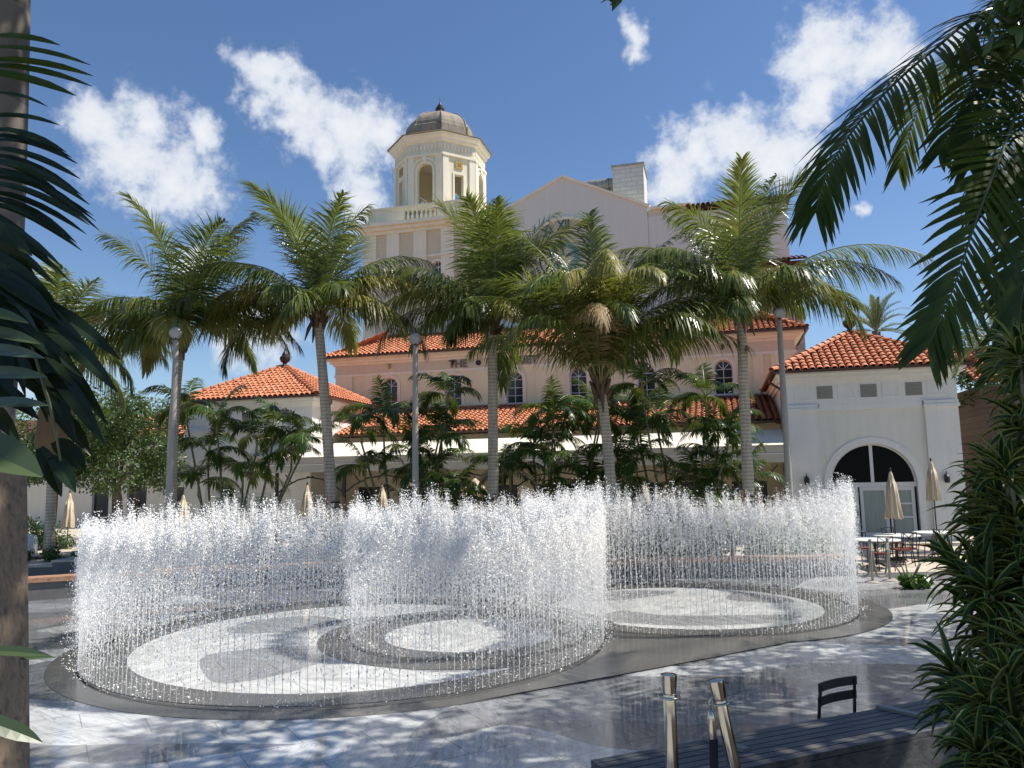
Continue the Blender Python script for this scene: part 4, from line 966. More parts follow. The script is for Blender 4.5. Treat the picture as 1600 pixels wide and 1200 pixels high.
feather_palm('slim palm next to the brown brick building at the right edge', (16.6, 25.5, 0), 7.0, 14, 2.4, 'date_leaf', 33, 0.18)

# ------------------------------------------------------------------ broadleaf trees, shrubs
def leaf_cloud(mb, blobs, n, size, r, mi=0, shell=0.55, up=0.4):
    tot = sum(b[3] ** 2 for b in blobs)
    for (cx, cy, cz, br, *sq) in blobs:
        sz = sq[0] if sq else 0.8
        for _ in range(int(n * br * br / tot)):
            d = Vector((r.gauss(0, 1), r.gauss(0, 1), r.gauss(0, 1))).normalized(); rad = br * (shell + (1 - shell) * r.random()) * (1 if r.random() < 0.85 else r.uniform(0.9, 1.25))
            p = Vector((cx, cy, cz)) + Vector((d.x * rad, d.y * rad, d.z * rad * sz))
            nrm = (d + Vector((r.gauss(0, .6), r.gauss(0, .6), up + r.gauss(0, .6)))).normalized()
            t = nrm.cross(Vector((r.gauss(0, 1), r.gauss(0, 1), r.gauss(0, 1)))).normalized(); s = nrm.cross(t); L = size * r.uniform(0.6, 1.3)
            mb.add([p - t * L * .5, p + s * L * .24, p + t * L * .5 + nrm * L * 0.1, p - s * L * .24], [(0, 1, 2, 3)], mi)
def tree(label, base, h, blobs, n, size, seed, r0=0.2, name='leafy_tree', mat='tree_leaf', group=None, limbs=5):
    r = random.Random(seed); root = thing(name, label, 'tree', base, 0, group); m = MB(); top = h * 0.42
    m.tube(trunk_pts((0, 0, 0), (r.uniform(-.2, .2), 0, top), (.1, 0, 0), 6), [r0 * (1.3 - .5 * i / 6) for i in range(7)], 9)
    for k in range(limbs):
        c = blobs[k % len(blobs)]; m.tube(trunk_pts((0, 0, top * r.uniform(.75, 1)), (c[0] * .8, c[1] * .8, c[2] * .95), (r.uniform(-.2, .2), 0, 0.2), 6), [r0 * .5 * (1 - .8 * i / 6) for i in range(7)], 6)
    m.build('trunk', 'tree_bark', root, smooth=True)
    cr = MB(); leaf_cloud(cr, blobs, n, size, r); cr.build('crown', mat, root, recalc=False); return root
def blobset(r, n, sx, sy, z0, z1, b0, b1): return [(r.uniform(-sx, sx), r.uniform(-sy, sy), r.uniform(z0, z1), r.uniform(b0, b1)) for _ in range(n)]
rb = random.Random(5)
tree('dark green oak with a spreading crown left of the left pavilion', (-17.4, 34, 0), 7, blobset(rb, 16, 2.6, 1.8, 3.2, 6.2, 0.8, 1.5), 15000, 0.17, 51, 0.22)
tree('lighter oak at the far left behind the closed parasol', (-21.0, 35, 0), 7.5, blobset(rb, 15, 2.4, 1.8, 3.3, 6.8, 0.8, 1.5), 13000, 0.18, 52, 0.2)
tree('low dark tree between the oaks and the far cream wall', (-19.0, 39, 0), 7, blobset(rb, 10, 4.5, 1.5, 4.2, 7.0, 1.0, 1.6), 6000, 0.2, 53, 0.2)
tree('tree crown in the gap right of the brown building', (23.5, 36, 0), 9, blobset(rb, 12, 3.5, 2, 4.2, 9.5, 1.0, 1.8), 6000, 0.22, 54, 0.25)
def shrub(label, base, blobs, n, size, seed, mat='shrub_leaf', name='planter_shrub', group=None):
    r = random.Random(seed); root = thing(name, label, 'shrub', base, 0, group); m = MB()
    for k in range(5): a = k * 1.26; m.tube([(0, 0, 0), (math.cos(a) * .15, math.sin(a) * .15, .3), (math.cos(a) * .3, math.sin(a) * .3, .55)], [.025, .02, .01], 5)
    m.build('stem', 'tree_bark', root)
    cr = MB(); leaf_cloud(cr, blobs, n, size, r, shell=0.3); cr.build('foliage', mat, root, recalc=False); return root
G = 'shrubs planted behind the curved bench'
for lab, x, y, w_, h_, mt, sd_ in (
    ('round glossy green shrub below the closed parasol left of the thin palm clump', -8.0, 22.6, 1.2, 1.15, 'shrub_leaf', 61),
    ('dark green shrub at the foot of the braced palm beside the left pavilion', -5.9, 23.0, 0.9, 0.8, 'clump_leaf', 62),
    ('low dark shrub at the foot of the middle lamp post', -2.6, 22.0, 1.3, 0.9, 'clump_leaf', 63),
    ('low dark shrub beneath the dark palm clump', 0.9, 22.4, 1.3, 0.95, 'clump_leaf', 64),
    ('shrub beneath the dense palm clump, beside the shortest coconut palm', 4.3, 22.0, 1.3, 1.0, 'clump_leaf', 65),
    ('light green shrub at the foot of the tallest coconut palm', 6.9, 20.9, 0.75, 1.35, 'shrub_leaf', 66),
    ('wide dark shrub behind the left end of the bench, below the left lamp post', -9.2, 21.2, 1.0, .8, 'clump_leaf', 171),
    ('dark shrub left of the braced palm, behind the left part of the bench', -6.8, 21.3, 1.1, .95, 'clump_leaf', 161),
    ('dark shrub between the braced palm and the middle lamp post', -4.2, 21.4, 1.2, 1.05, 'clump_leaf', 162),
    ('dark shrub directly behind the bench left of the lettering palm', -1.4, 21.6, 1.0, 1.05, 'clump_leaf', 163),
    ('dark shrub directly behind the bench right of the lettering palm', 0.5, 21.4, 1.0, 1.05, 'clump_leaf', 164),
    ('dark shrub directly behind the bench left of the shortest coconut palm', 2.0, 21.3, .9, 1.1, 'clump_leaf', 165),
    ('dark shrub directly behind the bench right of the shortest coconut palm', 3.5, 21.1, 1.0, 1.1, 'clump_leaf', 166),
    ('dark shrub directly behind the bench left of the tallest coconut palm', 5.2, 21.0, 1.0, 1.15, 'clump_leaf', 167),
    ('yellow green shrub at the right end of the bench, by the tall lamp post', 8.1, 20.9, 0.7, 1.5, 'shrub_leaf', 67)):
    r = random.Random(sd_); shrub(lab, (x, y, 0), [(r.uniform(-w_, w_) * .6, r.uniform(-.3, .3), h_ * r.uniform(.35, .8), h_ * .42) for _ in range(7)], 1500, 0.14, sd_, mt, group=G)
shrub('rounded dark red leaved shrub at the left, between the parasols', (-13.6, 28, 0), [(0, 0, .7, .7), (.7, .1, .65, .6), (-.6, 0, .6, .6)], 2600, 0.11, 71, 'red_leaf', 'red_shrub')
shrub('clipped dark hedge at the far left behind the white cover', (-16.3, 27, 0), [(0, 0, .9, .8), (-.9, 0, 1.1, .8), (.6, 0, .6, .6), (-1.8, .2, .8, .8)], 3200, 0.13, 72, 'clump_leaf', 'hedge')
shrub('low bright leaved border plant on the stone ledge at the left edge', (-13.9, 23.5, .3), [(-.9, 0, .25, .3), (0, 0, .25, .3), (.9, 0, .22, .3)], 900, 0.13, 73, 'shrub_leaf', 'border_plant')
shrub('small spiky plant at the foot of the rope posts', (8.75, 17.5, 0), [(0, 0, .18, .22), (.3, 0, .15, .2)], 260, 0.22, 74, 'shrub_leaf', 'border_plant')

# overhead shade tree at the right: out of the frame but for a twig, it dapples the paving in front
SB = [(8.2, 9.0, 8.2, 1.2), (9.2, 10.4, 8.8, 1.3), (9.8, 8.2, 7.6, 1.5), (8.6, 7.4, 9.2, 1.3), (7.2, 8.6, 9.9, 1.1), (5.9, 7.6, 10.4, 1.0), (7.0, 6.6, 9.9, 1.2), (11, 9.8, 9, 1.6), (10.6, 11.4, 9.6, 1.2), (4.6, 7.0, 10.5, 0.9),
      (2.0, 3.4, 9.4, 1.4), (3.3, 4.4, 10, 1.3), (.9, 3.0, 9.6, 1.2), (.6, 4.5, 10.1, 1.1), (1.5, 4.8, 9.7, 1.2), (-.4, 4.4, 9.0, .9), (4.2, 7.6, 11.5, 1.0), (5.4, 6.4, 11.2, 1.1), (2.6, 7.2, 11.8, 1.0), (3.2, 6.0, 10.6, 1.1), (6.2, 7.4, 10.8, 1.1), (8.0, 4.6, 9.5, 1.7), (6.6, 4.3, 9.2, 1.4), (6.4, 5.8, 9.6, 1.3), (9.0, 6.3, 9.4, 1.6), (10.5, 6.6, 9.2, 1.6), (4.9, 5.2, 9.9, 1.2), (11.6, 8.0, 8.6, 1.5), (5.6, 8.9, 11.2, .9), (4.0, 8.6, 11.3, .8), (12.5, 11.6, 9.4, 1.6), (13.6, 13.4, 9.0, 1.5)]
sh_ = tree('big shade tree overhanging the paving at the right', (10.6, 8.4, 0), 11, [(x - 10.6, y - 8.4, z, b) for x, y, z, b in SB], 20000, 0.25, 81, 0.3, 'shade_tree', limbs=24)
tw = MB(); r = random.Random(82); sb = Vector((10.6, 8.4, 0))
for (x, y, D, b_, n_) in ((955, -8, 6.0, .10, 9), (985, -12, 6.0, .08, 6), (0, 0, 0, 0, 0), (1585, 20, 6.6, .28, 46), (1570, 70, 6.7, .2, 26), (1610, 60, 6.6, .3, 40)):
    if not n_: tw.build('twig', ['tree_leaf', 'tree_bark'], sh_, recalc=False); tw = MB(); continue
    p = at(x, y, D) - sb; e = (Vector((3.2, 6.0, 10.6)) if x < 1200 else Vector((7.0, 6.8, 9.9))) - sb; tw.tube(trunk_pts(e, p, (.1, 0, .25), 6), [.03, .026, .022, .018, .014, .010, .005], 5, mi=1)
    leaf_cloud(tw, [(p.x, p.y, p.z, b_)], n_, .17, r, shell=.2)
tw.build('twig', ['tree_leaf', 'tree_bark'], sh_, recalc=False)


# ------------------------------------------------------------------ far left and far right surroundings
B2 = Bld('cream_building', 'low cream building with dark openings and orange roof behind the oaks at the left', 'building', -36, 44)
w = MB(); holes = [rect(-39.5, 0.05, -38.2, 2.6), rect(-36.8, 0.05, -35.3, 2.5), rect(-33.6, 0.05, -31.5, 2.5), rect(-38.8, 3.4, -37.8, 4.6), rect(-35.6, 3.4, -34.6, 4.6), rect(-32.6, 3.4, -31.6, 4.6)]
w.plate(rect(-54, 0, -28, 5.4), front(42), 0.35, holes=holes); w.plate(rect(42.36, 0, 50, 5.4), side(-28, -1), 0.3); B2.part('wall', w, 'plaza_wall')
for h in holes:
    g_ = MB(); g_.box(h[0][0], 42.2, h[0][1], h[1][0], 42.24, h[2][1]); po = B2.part('window', g_, 'dark_glass')
w = MB(); w.box(-54.2, 41.75, 5.4, -27.7, 50, 5.62); B2.part('cornice', w, 'cream_trim')
m = MB(); m.add([(-54, 41.5, 5.65), (-27.5, 41.5, 5.65), (-27.5, 46, 7.6), (-54, 46, 7.6)], [(0, 1, 2, 3)], 1); tile_slope(m, None, (-42, 41.5, 5.65), (-27.5, 41.5, 5.65), Vector((0, 4.5, 1.95)), lambda x: 4.9); B2.part('roof', m, ['roof_tile', 'roof_under'])
B3 = Bld('brick_building', 'dark brown brick building with balconies behind the palms at the right edge', 'building', 17, 38)
w = MB(); holes = [rect(12.2 + 2.6 * i, 0.3 + 2.9 * j, 13.9 + 2.6 * i, 2.3 + 2.9 * j) for i in range(6) for j in range(2)]
w.plate(rect(11.2, 0, 30, 6.3), front(37), 0.35, holes=holes); w.plate(rect(37.36, 0, 46, 6.3), side(11.2, 1), 0.3); B3.part('wall', w, 'brown_brick')
for h in holes:
    g_ = MB(); g_.box(h[0][0], 37.2, h[0][1], h[1][0], 37.24, h[2][1]); B3.part('window', g_, 'dark_glass')
w = MB(); w.box(11.0, 36.2, 3.0, 30, 36.98, 3.14); B3.part('balcony', w, 'white_stucco')
for i in range(5): w = MB(); w.box(11.3 + 3 * i, 36.4, 0, 11.7 + 3 * i, 36.8, 2.99); B3.part('column', w, 'white_stucco')
m = MB(); m.add([(10.9, 36.4, 6.32), (30, 36.4, 6.32), (30, 41, 8.4), (10.9, 41, 8.4)], [(0, 1, 2, 3)], 1); tile_slope(m, None, (10.9, 36.4, 6.32), (24, 36.4, 6.32), Vector((0, 4.6, 2.08)), lambda x: 5.0); B3.part('roof', m, ['roof_tile', 'roof_under'])

# ------------------------------------------------------------------ lamp posts
def lamp_post(label, x, y, h):
    o = thing('street_lamp', label, 'lamp post', (x, y, 0), 0, 'lamp posts behind the fountain')
    m = MB(); m.lathe([(0.16, 0), (0.16, .05), (.12, .1), (.105, .4), (.09, 2.5), (.07, h - .2), (.055, h - .12)], 14); m.build('pole', 'lamp_paint', o, smooth=True)
    m = MB(); m.tube([(0, -.02, h - .14), (0, -.02, h - .02)], .04, 8); hd = m.build('neck', 'lamp_dark', o)
    m = MB(); ax = Vector((0, -0.82, -0.55)).normalized()
    c = Vector((0, 0, h + .08))
    m.tube([c - ax * .13, c - ax * .12, c - ax * .06, c + ax * .06, c + ax * .12], [.04, .09, .145, .165, .165], 18); hd = m.build('lamp_head', 'lamp_paint', o, smooth=True)
    m = MB(); m.tube([c + ax * .118, c + ax * .135], [.135, .12], 18); m.build('lens', 'lamp_lens', hd)
    m = MB(); m.tube([c + Vector((0, .02, .14)), c + Vector((0, .02, .24)), c + Vector((.03, 0, .29))], [.02, .012, .03], 6); m.build('sensor', 'lamp_dark', hd)
    return o
lamp_post('grey lamp post with round spotlight head beside the left palm trunk', -9.0, 20.3, 6.55)
lamp_post('grey lamp post with round spotlight head in front of the bushy palm clump', -2.62, 20.65, 6.35)
lamp_post('grey lamp post with round spotlight head in front of the right pavilion corner', 7.32, 20.6, 6.9)

# ------------------------------------------------------------------ curved bench behind the fountain
BP = [(-12.5, 17.2), (-11, 17.75), (-9.4, 18.6), (-7.5, 19.5), (-5.0, 20.05), (-2.5, 20.2), (0, 20.05), (2.5, 19.85), (5, 19.75), (7.2, 19.75), (8.55, 19.8)]
def sweep(path, prof, mb):
    n = len(prof); b = len(mb.v); P = [Vector((x, y, 0)) for x, y in path]
    for i, p in enumerate(P):
        t = (P[min(i + 1, len(P) - 1)] - P[max(i - 1, 0)]).normalized(); s = Vector((-t.y, t.x, 0))
        for (a, z) in prof: mb.v.append(tuple(p + s * a + Vector((0, 0, z))))
    k = 0
    for i in range(len(P) - 1):
        for j in range(n): mb.f.append((b + i * n + j, b + i * n + (j + 1) % n, b + (i + 1) * n + (j + 1) % n, b + (i + 1) * n + j)); k += 1
    mb.f.append(tuple(b + j for j in range(n))); mb.f.append(tuple(b + (len(P) - 1) * n + j for j in reversed(range(n)))); mb.m.extend([mb.cur] * (k + 2))
bo = thing('curved_bench', 'long curved stone bench with a reddish wooden seat behind the fountain', 'bench', (0, 0, 0))
m = MB(); sweep(BP, [(0.03, 0), (0.45, 0), (0.45, .40), (0.03, .40)], m); m.build('base', 'bench_stone', bo)
m = MB()
sweep(BP, [(-.02, .402), (0.015, .402), (0.015, .50), (-.02, .50)], m)
for k in range(5): sweep(BP, [(.02 + .1 * k, .46), (.11 + .1 * k, .46), (.11 + .1 * k, .505), (.02 + .1 * k, .505)], m)
m.build('seat', 'bench_wood', bo)
# planter kerb wall behind the bench and the stepped ledges at the far left
b = MB(); sweep([(x, y + 0.62) for x, y in BP], [(0, 0), (1.9, 0), (1.9, .30), (0, .30)], b); struct(b.build('planting_bed', 'soil'))
for i, (x0, x1, y0, y1, h_) in enumerate(((-16, -13.2, 22.4, 24.2, .35), (-13.1, -11.9, 22.2, 23.6, .5), (-18, -12.0, 24.4, 27.8, .45))):
    o = thing('stone_ledge', ('low pale stone ledge below the bright border plant', 'small pale stone block at the right end of the low ledge', 'longer stone ledge carrying the clipped hedge')[i], 'ledge', ((x0 + x1) / 2, (y0 + y1) / 2, 0))
    m = MB(); m.box(x0 - (x0 + x1) / 2, y0 - (y0 + y1) / 2, 0, (x1 - x0) / 2, (y1 - y0) / 2, h_ - .06); m.build('base', 'bench_stone', o)
    m = MB(); m.box(-(x1 - x0) / 2 - .03, -(y1 - y0) / 2 - .03, h_ - .059, (x1 - x0) / 2 + .03, (y1 - y0) / 2 + .03, h_); m.build('top', 'patio_paving', o)

# ------------------------------------------------------------------ parasols, tables, chairs
def parasol(label, x, y, h, spread=0.2, seed=0, ln=1.35):
    r = random.Random(seed); o = thing('closed_parasol', label, 'parasol', (x, y, 0), r.uniform(0, 1), 'parasols on the restaurant terraces')
    m = MB(); m.tube([(0, 0, .05), (0, 0, h - .05)], .02, 8); m.build('pole', 'chair_iron', o)
    m = MB(); m.lathe([(.24, 0), (.24, .05), (.06, .08), (.04, .2)], 14); m.build('base', 'chair_iron', o)
    m = MB(); n = 32; rings = []
    prof = [(0, .015), (.06, .06), (.12, .085), (.26, .13), (.262, .15), (.5, .6), (.75, .85), (1.0, 1.0)]
    zs = [(0, .02), (.05, .05), (.14, .07), (.27, .11), (.272, .12), (.5, .15), (.75, .19), (1.0, spread)] if spread < .3 else [(0, .02), (.1, .1), (.25, .2), (.27, .24), (.5, .33), (.75, .42), (1.0, spread)]
    for (t, rad) in zs:
        rings.append([(rad * (1 + .22 * math.cos(8 * 2 * math.pi * k / n + 1.2 * t) * min(1, 3 * t)) * math.cos(2 * math.pi * k / n), rad * (1 + .22 * math.cos(8 * 2 * math.pi * k / n + 1.2 * t) * min(1, 3 * t)) * math.sin(2 * math.pi * k / n), h - t * ln + (.03 * math.cos(16 * math.pi * k / n) if t == 1.0 else 0)) for k in range(n)])
    v = [p for rg in rings for p in rg]; m.add(v, [(i * n + k, i * n + (k + 1) % n, (i + 1) * n + (k + 1) % n, (i + 1) * n + k) for i in range(len(rings) - 1) for k in range(n)])
    m.build('canopy', 'umbrella_cloth', o, smooth=True)
    m = MB(); m.lathe([(.02, -.02), (.035, .02), (.02, .05), (.03, .08), (.01, .11)], 8, (0, 0, h)); m.build('finial', 'chair_iron', o)
    return o
parasol('closed beige parasol rising from the white table before the arched window', 11.35, 23.3, 2.62, .24, 1, 1.4)
parasol('closed beige parasol beside the dracaena, right of the arched window', 14.05, 26, 2.95, .2, 2, 1.3)
parasol('closed beige parasol below the oak at the far left', -16.9, 29.5, 2.35, .2, 3, 1.3)
parasol('closed beige parasol between the left lamp post and the thin palm clump', -13.0, 30.5, 2.2, .2, 4, 1.2)
parasol('closed pale parasol by the braces of the braced palm at the left pavilion', -7.6, 28.5, 2.5, .15, 5, 1.2)
parasol('closed pale parasol left of the middle lamp post', -4.75, 28, 2.45, .13, 6, 1.2)
parasol('half open striped parasol right of the middle lamp post', -1.4, 28, 2.65, .36, 7, .75)
parasol('closed pale parasol under the dark palm clump', 1.65, 28.5, 2.62, .12, 8, 1.2)
parasol('closed pale parasol below the dense palm clump', 4.7, 28, 2.5, .2, 9, .9)
def bistro_table(label, x, y):
    o = thing('cafe_table', label, 'table', (x, y, 0), 0, 'tables by the right pavilion')
    m = MB(); m.lathe([(.62, .72), (.65, .73), (.65, .75), (.62, .76)], 28); m.build('table_top', 'table_white', o)
    m = MB(); m.tube([(0, 0, .05), (0, 0, .72)], .03, 8); m.build('pedestal', 'chair_iron', o)
    for k in range(4): m = MB(); a = k * math.pi / 2 + .4; m.tube([(0, 0, .12), (.25 * math.cos(a), .25 * math.sin(a), .07), (.36 * math.cos(a), .36 * math.sin(a), .01)], .018, 5); m.build('leg', 'chair_iron', o)
    return o
bistro_table('white round cafe table with the parasol pole behind it', 11.25, 23.05)
bistro_table('white round cafe table closest to the spray at the right', 9.95, 21.6)
bistro_table('white round cafe table half behind the dracaena', 12.9, 23.9)
def iron_chair():
    o = thing('iron_chair', '', 'chair', (0, 0, 0), 0, 'iron cafe chairs by the right pavilion')
    m = MB(); m.box(-.21, -.2, .43, .21, .21, .47); m.build('seat', 'seat_red', o)
    for sx in (-1, 1):
        m = MB(); m.tube([(sx * .2, -.19, .45), (sx * .22, -.23, 0)], .014, 6); m.build('leg', 'chair_iron', o)
        m = MB(); m.tube([(sx * .2, .2, .45), (sx * .21, .25, 0)], .014, 6); m.build('leg', 'chair_iron', o)
        m = MB(); m.tube([(sx * .2, -.16, .45), (sx * .22, -.16, .66), (sx * .21, .2, .68)], .012, 6); m.build('armrest', 'chair_iron', o)
    m = MB(); m.tube([(-.2, .2, .45), (-.2, .26, .9), (.2, .26, .9), (.2, .2, .45)], .014, 6); m.tube([(-.2, .24, .74), (.2, .24, .74)], .01, 5)
    m.tube([(-.19, .255, .89), (0, .25, .76), (.19, .255, .89)], .009, 5); m.tube([(-.19, .21, .52), (0, .235, .72), (.19, .21, .52)], .009, 5)
    for q in (-.1, 0, .1): m.tube([(q, .205, .46), (q, .24, .74)], .008, 5)
    m.build('backrest', 'chair_iron', o); return o
ch0 = iron_chair(); first = True
for lab, x, y, a in (
    ('dark iron cafe chair seen from behind, nearest the spray', 9.75, 20.85, 182), ('dark iron cafe chair left of the nearest white table', 9.25, 21.9, 70),
    ('dark iron cafe chair behind the nearest white table', 10.0, 22.4, 5), ('dark iron cafe chair between the two white tables', 10.75, 21.8, -80),
    ('dark iron cafe chair with red seat in front of the parasol pole', 11.1, 22.2, 175), ('dark iron cafe chair right of the parasol table', 12.1, 22.9, -95),
    ('dark iron cafe chair against the pavilion doors behind the parasol', 11.6, 23.95, 10), ('dark iron cafe chair beside the table half behind the dracaena', 12.6, 23.1, 170)):
    o = ch0 if first else copy_tree(ch0); first = False
    o['label'] = lab; o.location = (x, y, 0); o.rotation_euler = (0, 0, R(a))

# rope posts at the right end of the plaza
def rope_post(name, label, x, y, h, tilt=(0, 0), z=0.0, r0=.03, group=None, mat='lamp_paint'):
    o = thing(name, label, 'barrier post', (x, y, z), 0, group); o.rotation_euler = (R(tilt[0]), R(tilt[1]), 0)
    m = MB(); m.lathe([(.17, 0), (.17, .015), (.14, .03), (.05, .045)], 20); m.build('base', mat, o, smooth=False)
    m = MB(); m.lathe([(r0, .04), (r0, h - .12), (r0 * .9, h - .11)], 18); m.build('pole', mat, o, smooth=True)
    m = MB(); m.lathe([(r0 * .9, h - .115), (r0 * 1.15, h - .105), (r0 * 1.05, h - .095), (r0 * 1.08, h - .09), (r0 * 1.3, h - .01), (r0 * 1.28, h), (r0 * .5, h + .006)], 20); smooth_by_angle(m.build('cap', mat, o), 30)
    m = MB(); m.tube([(r0 * 1.75 * math.cos(a), r0 * 1.75 * math.sin(a), h - .105) for a in np.linspace(0, 2 * math.pi, 19)], .004, 5); m.build('rope_ring', mat, o, smooth=True)
    return o
GP = 'rope posts at the right of the plaza'
pa = rope_post('rope_post', 'rope post at the right end of the bench, nearer the spray', 8.42, 18.55, 1.0, group=GP)
pb = rope_post('rope_post', 'rope post right of the other one, beside the spiky plant', 8.95, 18.8, 1.0, group=GP)
def hanging_rope(label, a, b, sag, r_, mat='grey_rope', grp=None):
    o = thing('barrier_rope', label, 'rope', (a[0], a[1], 0), 0, grp); a, b = Vector(a), Vector(b)
    pts = [a.lerp(b, t) - Vector((a.x, a.y, sag * (1 - (2 * t - 1) ** 4) * 1.0)) for t in np.linspace(0, 1, 19)]
    m = MB(); m.tube(pts, r_, 8); m.build('rope', mat, o, smooth=True)
    for p, q in ((pts[0], pts[1]), (pts[-1], pts[-2])): m = MB(); m.tube([p, p.lerp(q, .6)], r_ * 1.3, 8); m.build('end_cap', 'chrome', o)
    return o
hanging_rope('grey rope hanging in a deep loop from the rope post nearer the spray', (7.95, 18.5, .9), (8.42, 18.52, .9), .75, .028, grp='grey ropes')
hanging_rope('grey rope hanging in a deep loop between the two rope posts', (8.45, 18.57, .9), (8.93, 18.78, .9), .78, .028, grp='grey ropes')

o = thing('dome_cover', 'white rounded cover standing beside the hedge at the left edge', 'cover', (-15.3, 24.2, .35))
m = MB(); m.lathe([(.0, 0), (.42, 0), (.46, .1), (.46, .55), (.40, .72), (.2, .8), (.0, .81)], 20); m.build('shell', 'white_vinyl', o, smooth=True)
m = MB(); m.tube([(.45 * math.cos(a), .45 * math.sin(a), .06) for a in np.linspace(0, 6.283, 25)], .03, 6); m.build('rim', 'bench_stone', o)

# ------------------------------------------------------------------ foreground: slatted bench, steel posts, chair, plants
E0, E1 = Vector((0.49, 5.49, 0)), Vector((3.68, 6.87, 0)); ed = (E1 - E0).normalized(); en = Vector((ed.y, -ed.x, 0)); LB = 5.2; WB = .58; ZB = .62
o = thing('slatted_bench', 'dark grey slatted wooden bench along the terrace edge at the lower right', 'bench', tuple(E0))
ns = 7; sw = WB / ns
for k in range(ns):
    m = MB(); c = ed * LB / 2 + en * (sw * (k + .5)) + Vector((0, 0, ZB - .02)); m.obox(c, ed * LB / 2, en * (sw / 2 - .006), (0, 0, .02)); m.build('slat', 'deck_wood', o)
m = MB(); m.obox(ed * LB / 2 + en * (WB - .02) + Vector((0, 0, ZB - .165)), ed * LB / 2, en * .018, (0, 0, .12)); m.obox(en * WB / 2 + ed * .03 + Vector((0, 0, ZB - .165)), en * (WB / 2 - .04), ed * .018, (0, 0, .12)); m.obox(ed * LB / 2 + en * .02 + Vector((0, 0, ZB - .165)), ed * LB / 2, en * .018, (0, 0, .12)); m.build('fascia', 'deck_wood', o)
m = MB(); m.obox(ed * LB / 2 + en * WB / 2 + Vector((0, 0, .21)), ed * (LB / 2 - .1), en * (WB / 2 - .1), (0, 0, .21)); m.build('base', 'bench_stone', o)
for t in (1.0, 2.72):
    m = MB(); m.obox(ed * t + en * .17 + Vector((0, 0, ZB + .012)), (en + ed * .25) * .17, ed * .035, (0, 0, .0115)); m.build('skate_stop', 'galvanized', o)
o = thing('concrete_kerb', 'grey concrete kerb between the slatted bench and the dark planting', 'kerb', tuple(E0 + en * .75))
m = MB(); m.obox(ed * LB / 2 + ed * 1.0 + Vector((0, 0, .15)), ed * LB / 2, en * .09, (0, 0, .15)); m.build('kerb_block', 'concrete', o)

GS = 'steel posts by the slatted bench'
rope_post('stanchion', 'upright polished steel post in front of the slatted bench', .76, 4.0, 1.03, z=.5, r0=.032, group=GS, mat='chrome')
rope_post('stanchion', 'leaning polished steel post in front of the slatted bench', 1.16, 3.98, 1.03, tilt=(2, -10), z=.5, r0=.032, group=GS, mat='chrome')
o = thing('velvet_rope', 'black rope end with steel hook hanging beside the leaning steel post', 'rope', (.955, 3.96, 1.37))
m = MB(); m.tube([(.005, 0, -.14), (0, 0, -.3), (-.005, .01, -.6), (.02, .02, -.82), (.12, .02, -.86)], .021, 10); m.build('rope', 'velvet_rope', o, smooth=True)
m = MB(); m.lathe([(.006, 0), (.014, -.01), (.02, -.04), (.022, -.135), (.019, -.14)], 12); m.build('ferrule', 'chrome', o, smooth=True)
m = MB(); m.tube([(0, 0, 0), (-.008, 0, .03), (.005, 0, .055), (.03, 0, .058), (.04, 0, .04)], .005, 6); m.build('hook', 'chrome', o, smooth=True)

o = thing('folding_chair', 'black folding bistro chair standing behind the slatted bench', 'chair', (2.78, 6.5, -0.02), R(30))
for z, dz in ((.80, .0), (.685, .012)):
    m = MB(); n = 8; vs = []
    for i in range(n + 1):
        t = i / n; x = -.24 + .48 * t; c = .03 * math.sin(math.pi * t)
        for yy in (0, .012): vs += [(x, .2 + c + yy + dz, z - .035), (x, .2 + c + yy + dz, z + .035)]
    fs = []
    for i in range(n):
        q = 4 * i; fs += [(q, q + 4, q + 5, q + 1), (q + 2, q + 3, q + 7, q + 6), (q + 1, q + 5, q + 7, q + 3), (q, q + 2, q + 6, q + 4)]
    fs += [(0, 1, 3, 2), (4 * n, 4 * n + 2, 4 * n + 3, 4 * n + 1)]; m.add(vs, fs); m.build('back_slat', 'chair_black', o)
for sx in (-1, 1):
    m = MB(); m.bar((sx * .215, .205, .82), (sx * .25, .29, 0), .026, .014, (0, 1, 0)); m.build('back_leg', 'chair_black', o)
    m = MB(); m.bar((sx * .185, .24, .44), (sx * .195, -.26, 0), .025, .012, (0, 1, 0)); m.build('front_leg', 'chair_black', o)
for k in range(5):
    m = MB(); m.box(-.2, -.2 + .075 * k, .44, .2, -.14 + .075 * k, .455); m.build('seat_slat', 'chair_black', o)

# dracaena: branching stems with rosettes of strap leaves, green with pale margins
def drac_rosette(mb, p, ax, r, n=20, L=.33, w=.042):
    ax = Vector(ax).normalized(); x = ax.cross(Vector((.3, .2, 1))).normalized(); y = ax.cross(x)
    for k in range(n):
        a = k * 2.4 + r.uniform(-.2, .2); t = k / n; sp = R(18 + 80 * t)
        d = (ax * math.cos(sp) + (x * math.cos(a) + y * math.sin(a)) * math.sin(sp)).normalized(); q = Vector(p) - ax * (.10 * t); l = L * r.uniform(.75, 1.1) * (.75 + .35 * t); N = (ax - d * ax.dot(d)).normalized()
        b = len(mb.v); segs = 5; g = r.uniform(.10, .2)
        for i in range(segs + 1):
            s = d.cross(N).normalized(); hw = w * .5 * (.5, .9, 1, .85, .55, .03)[i]
            mb.v += [tuple(q - s * hw + N * hw * .35), tuple(q - s * hw * .68), tuple(q + s * hw * .68), tuple(q + s * hw + N * hw * .35)]
            d = (d + Vector((0, 0, -g * (.5 + .4 * i)))).normalized(); N = s.cross(d); q = q + d * (l / segs)
        for i in range(segs):
            o_ = b + 4 * i
            for c, mi in ((0, 2), (1, 1), (2, 2)): mb.f.append((o_ + c, o_ + c + 1, o_ + c + 5, o_ + c + 4)); mb.m.append(mi)
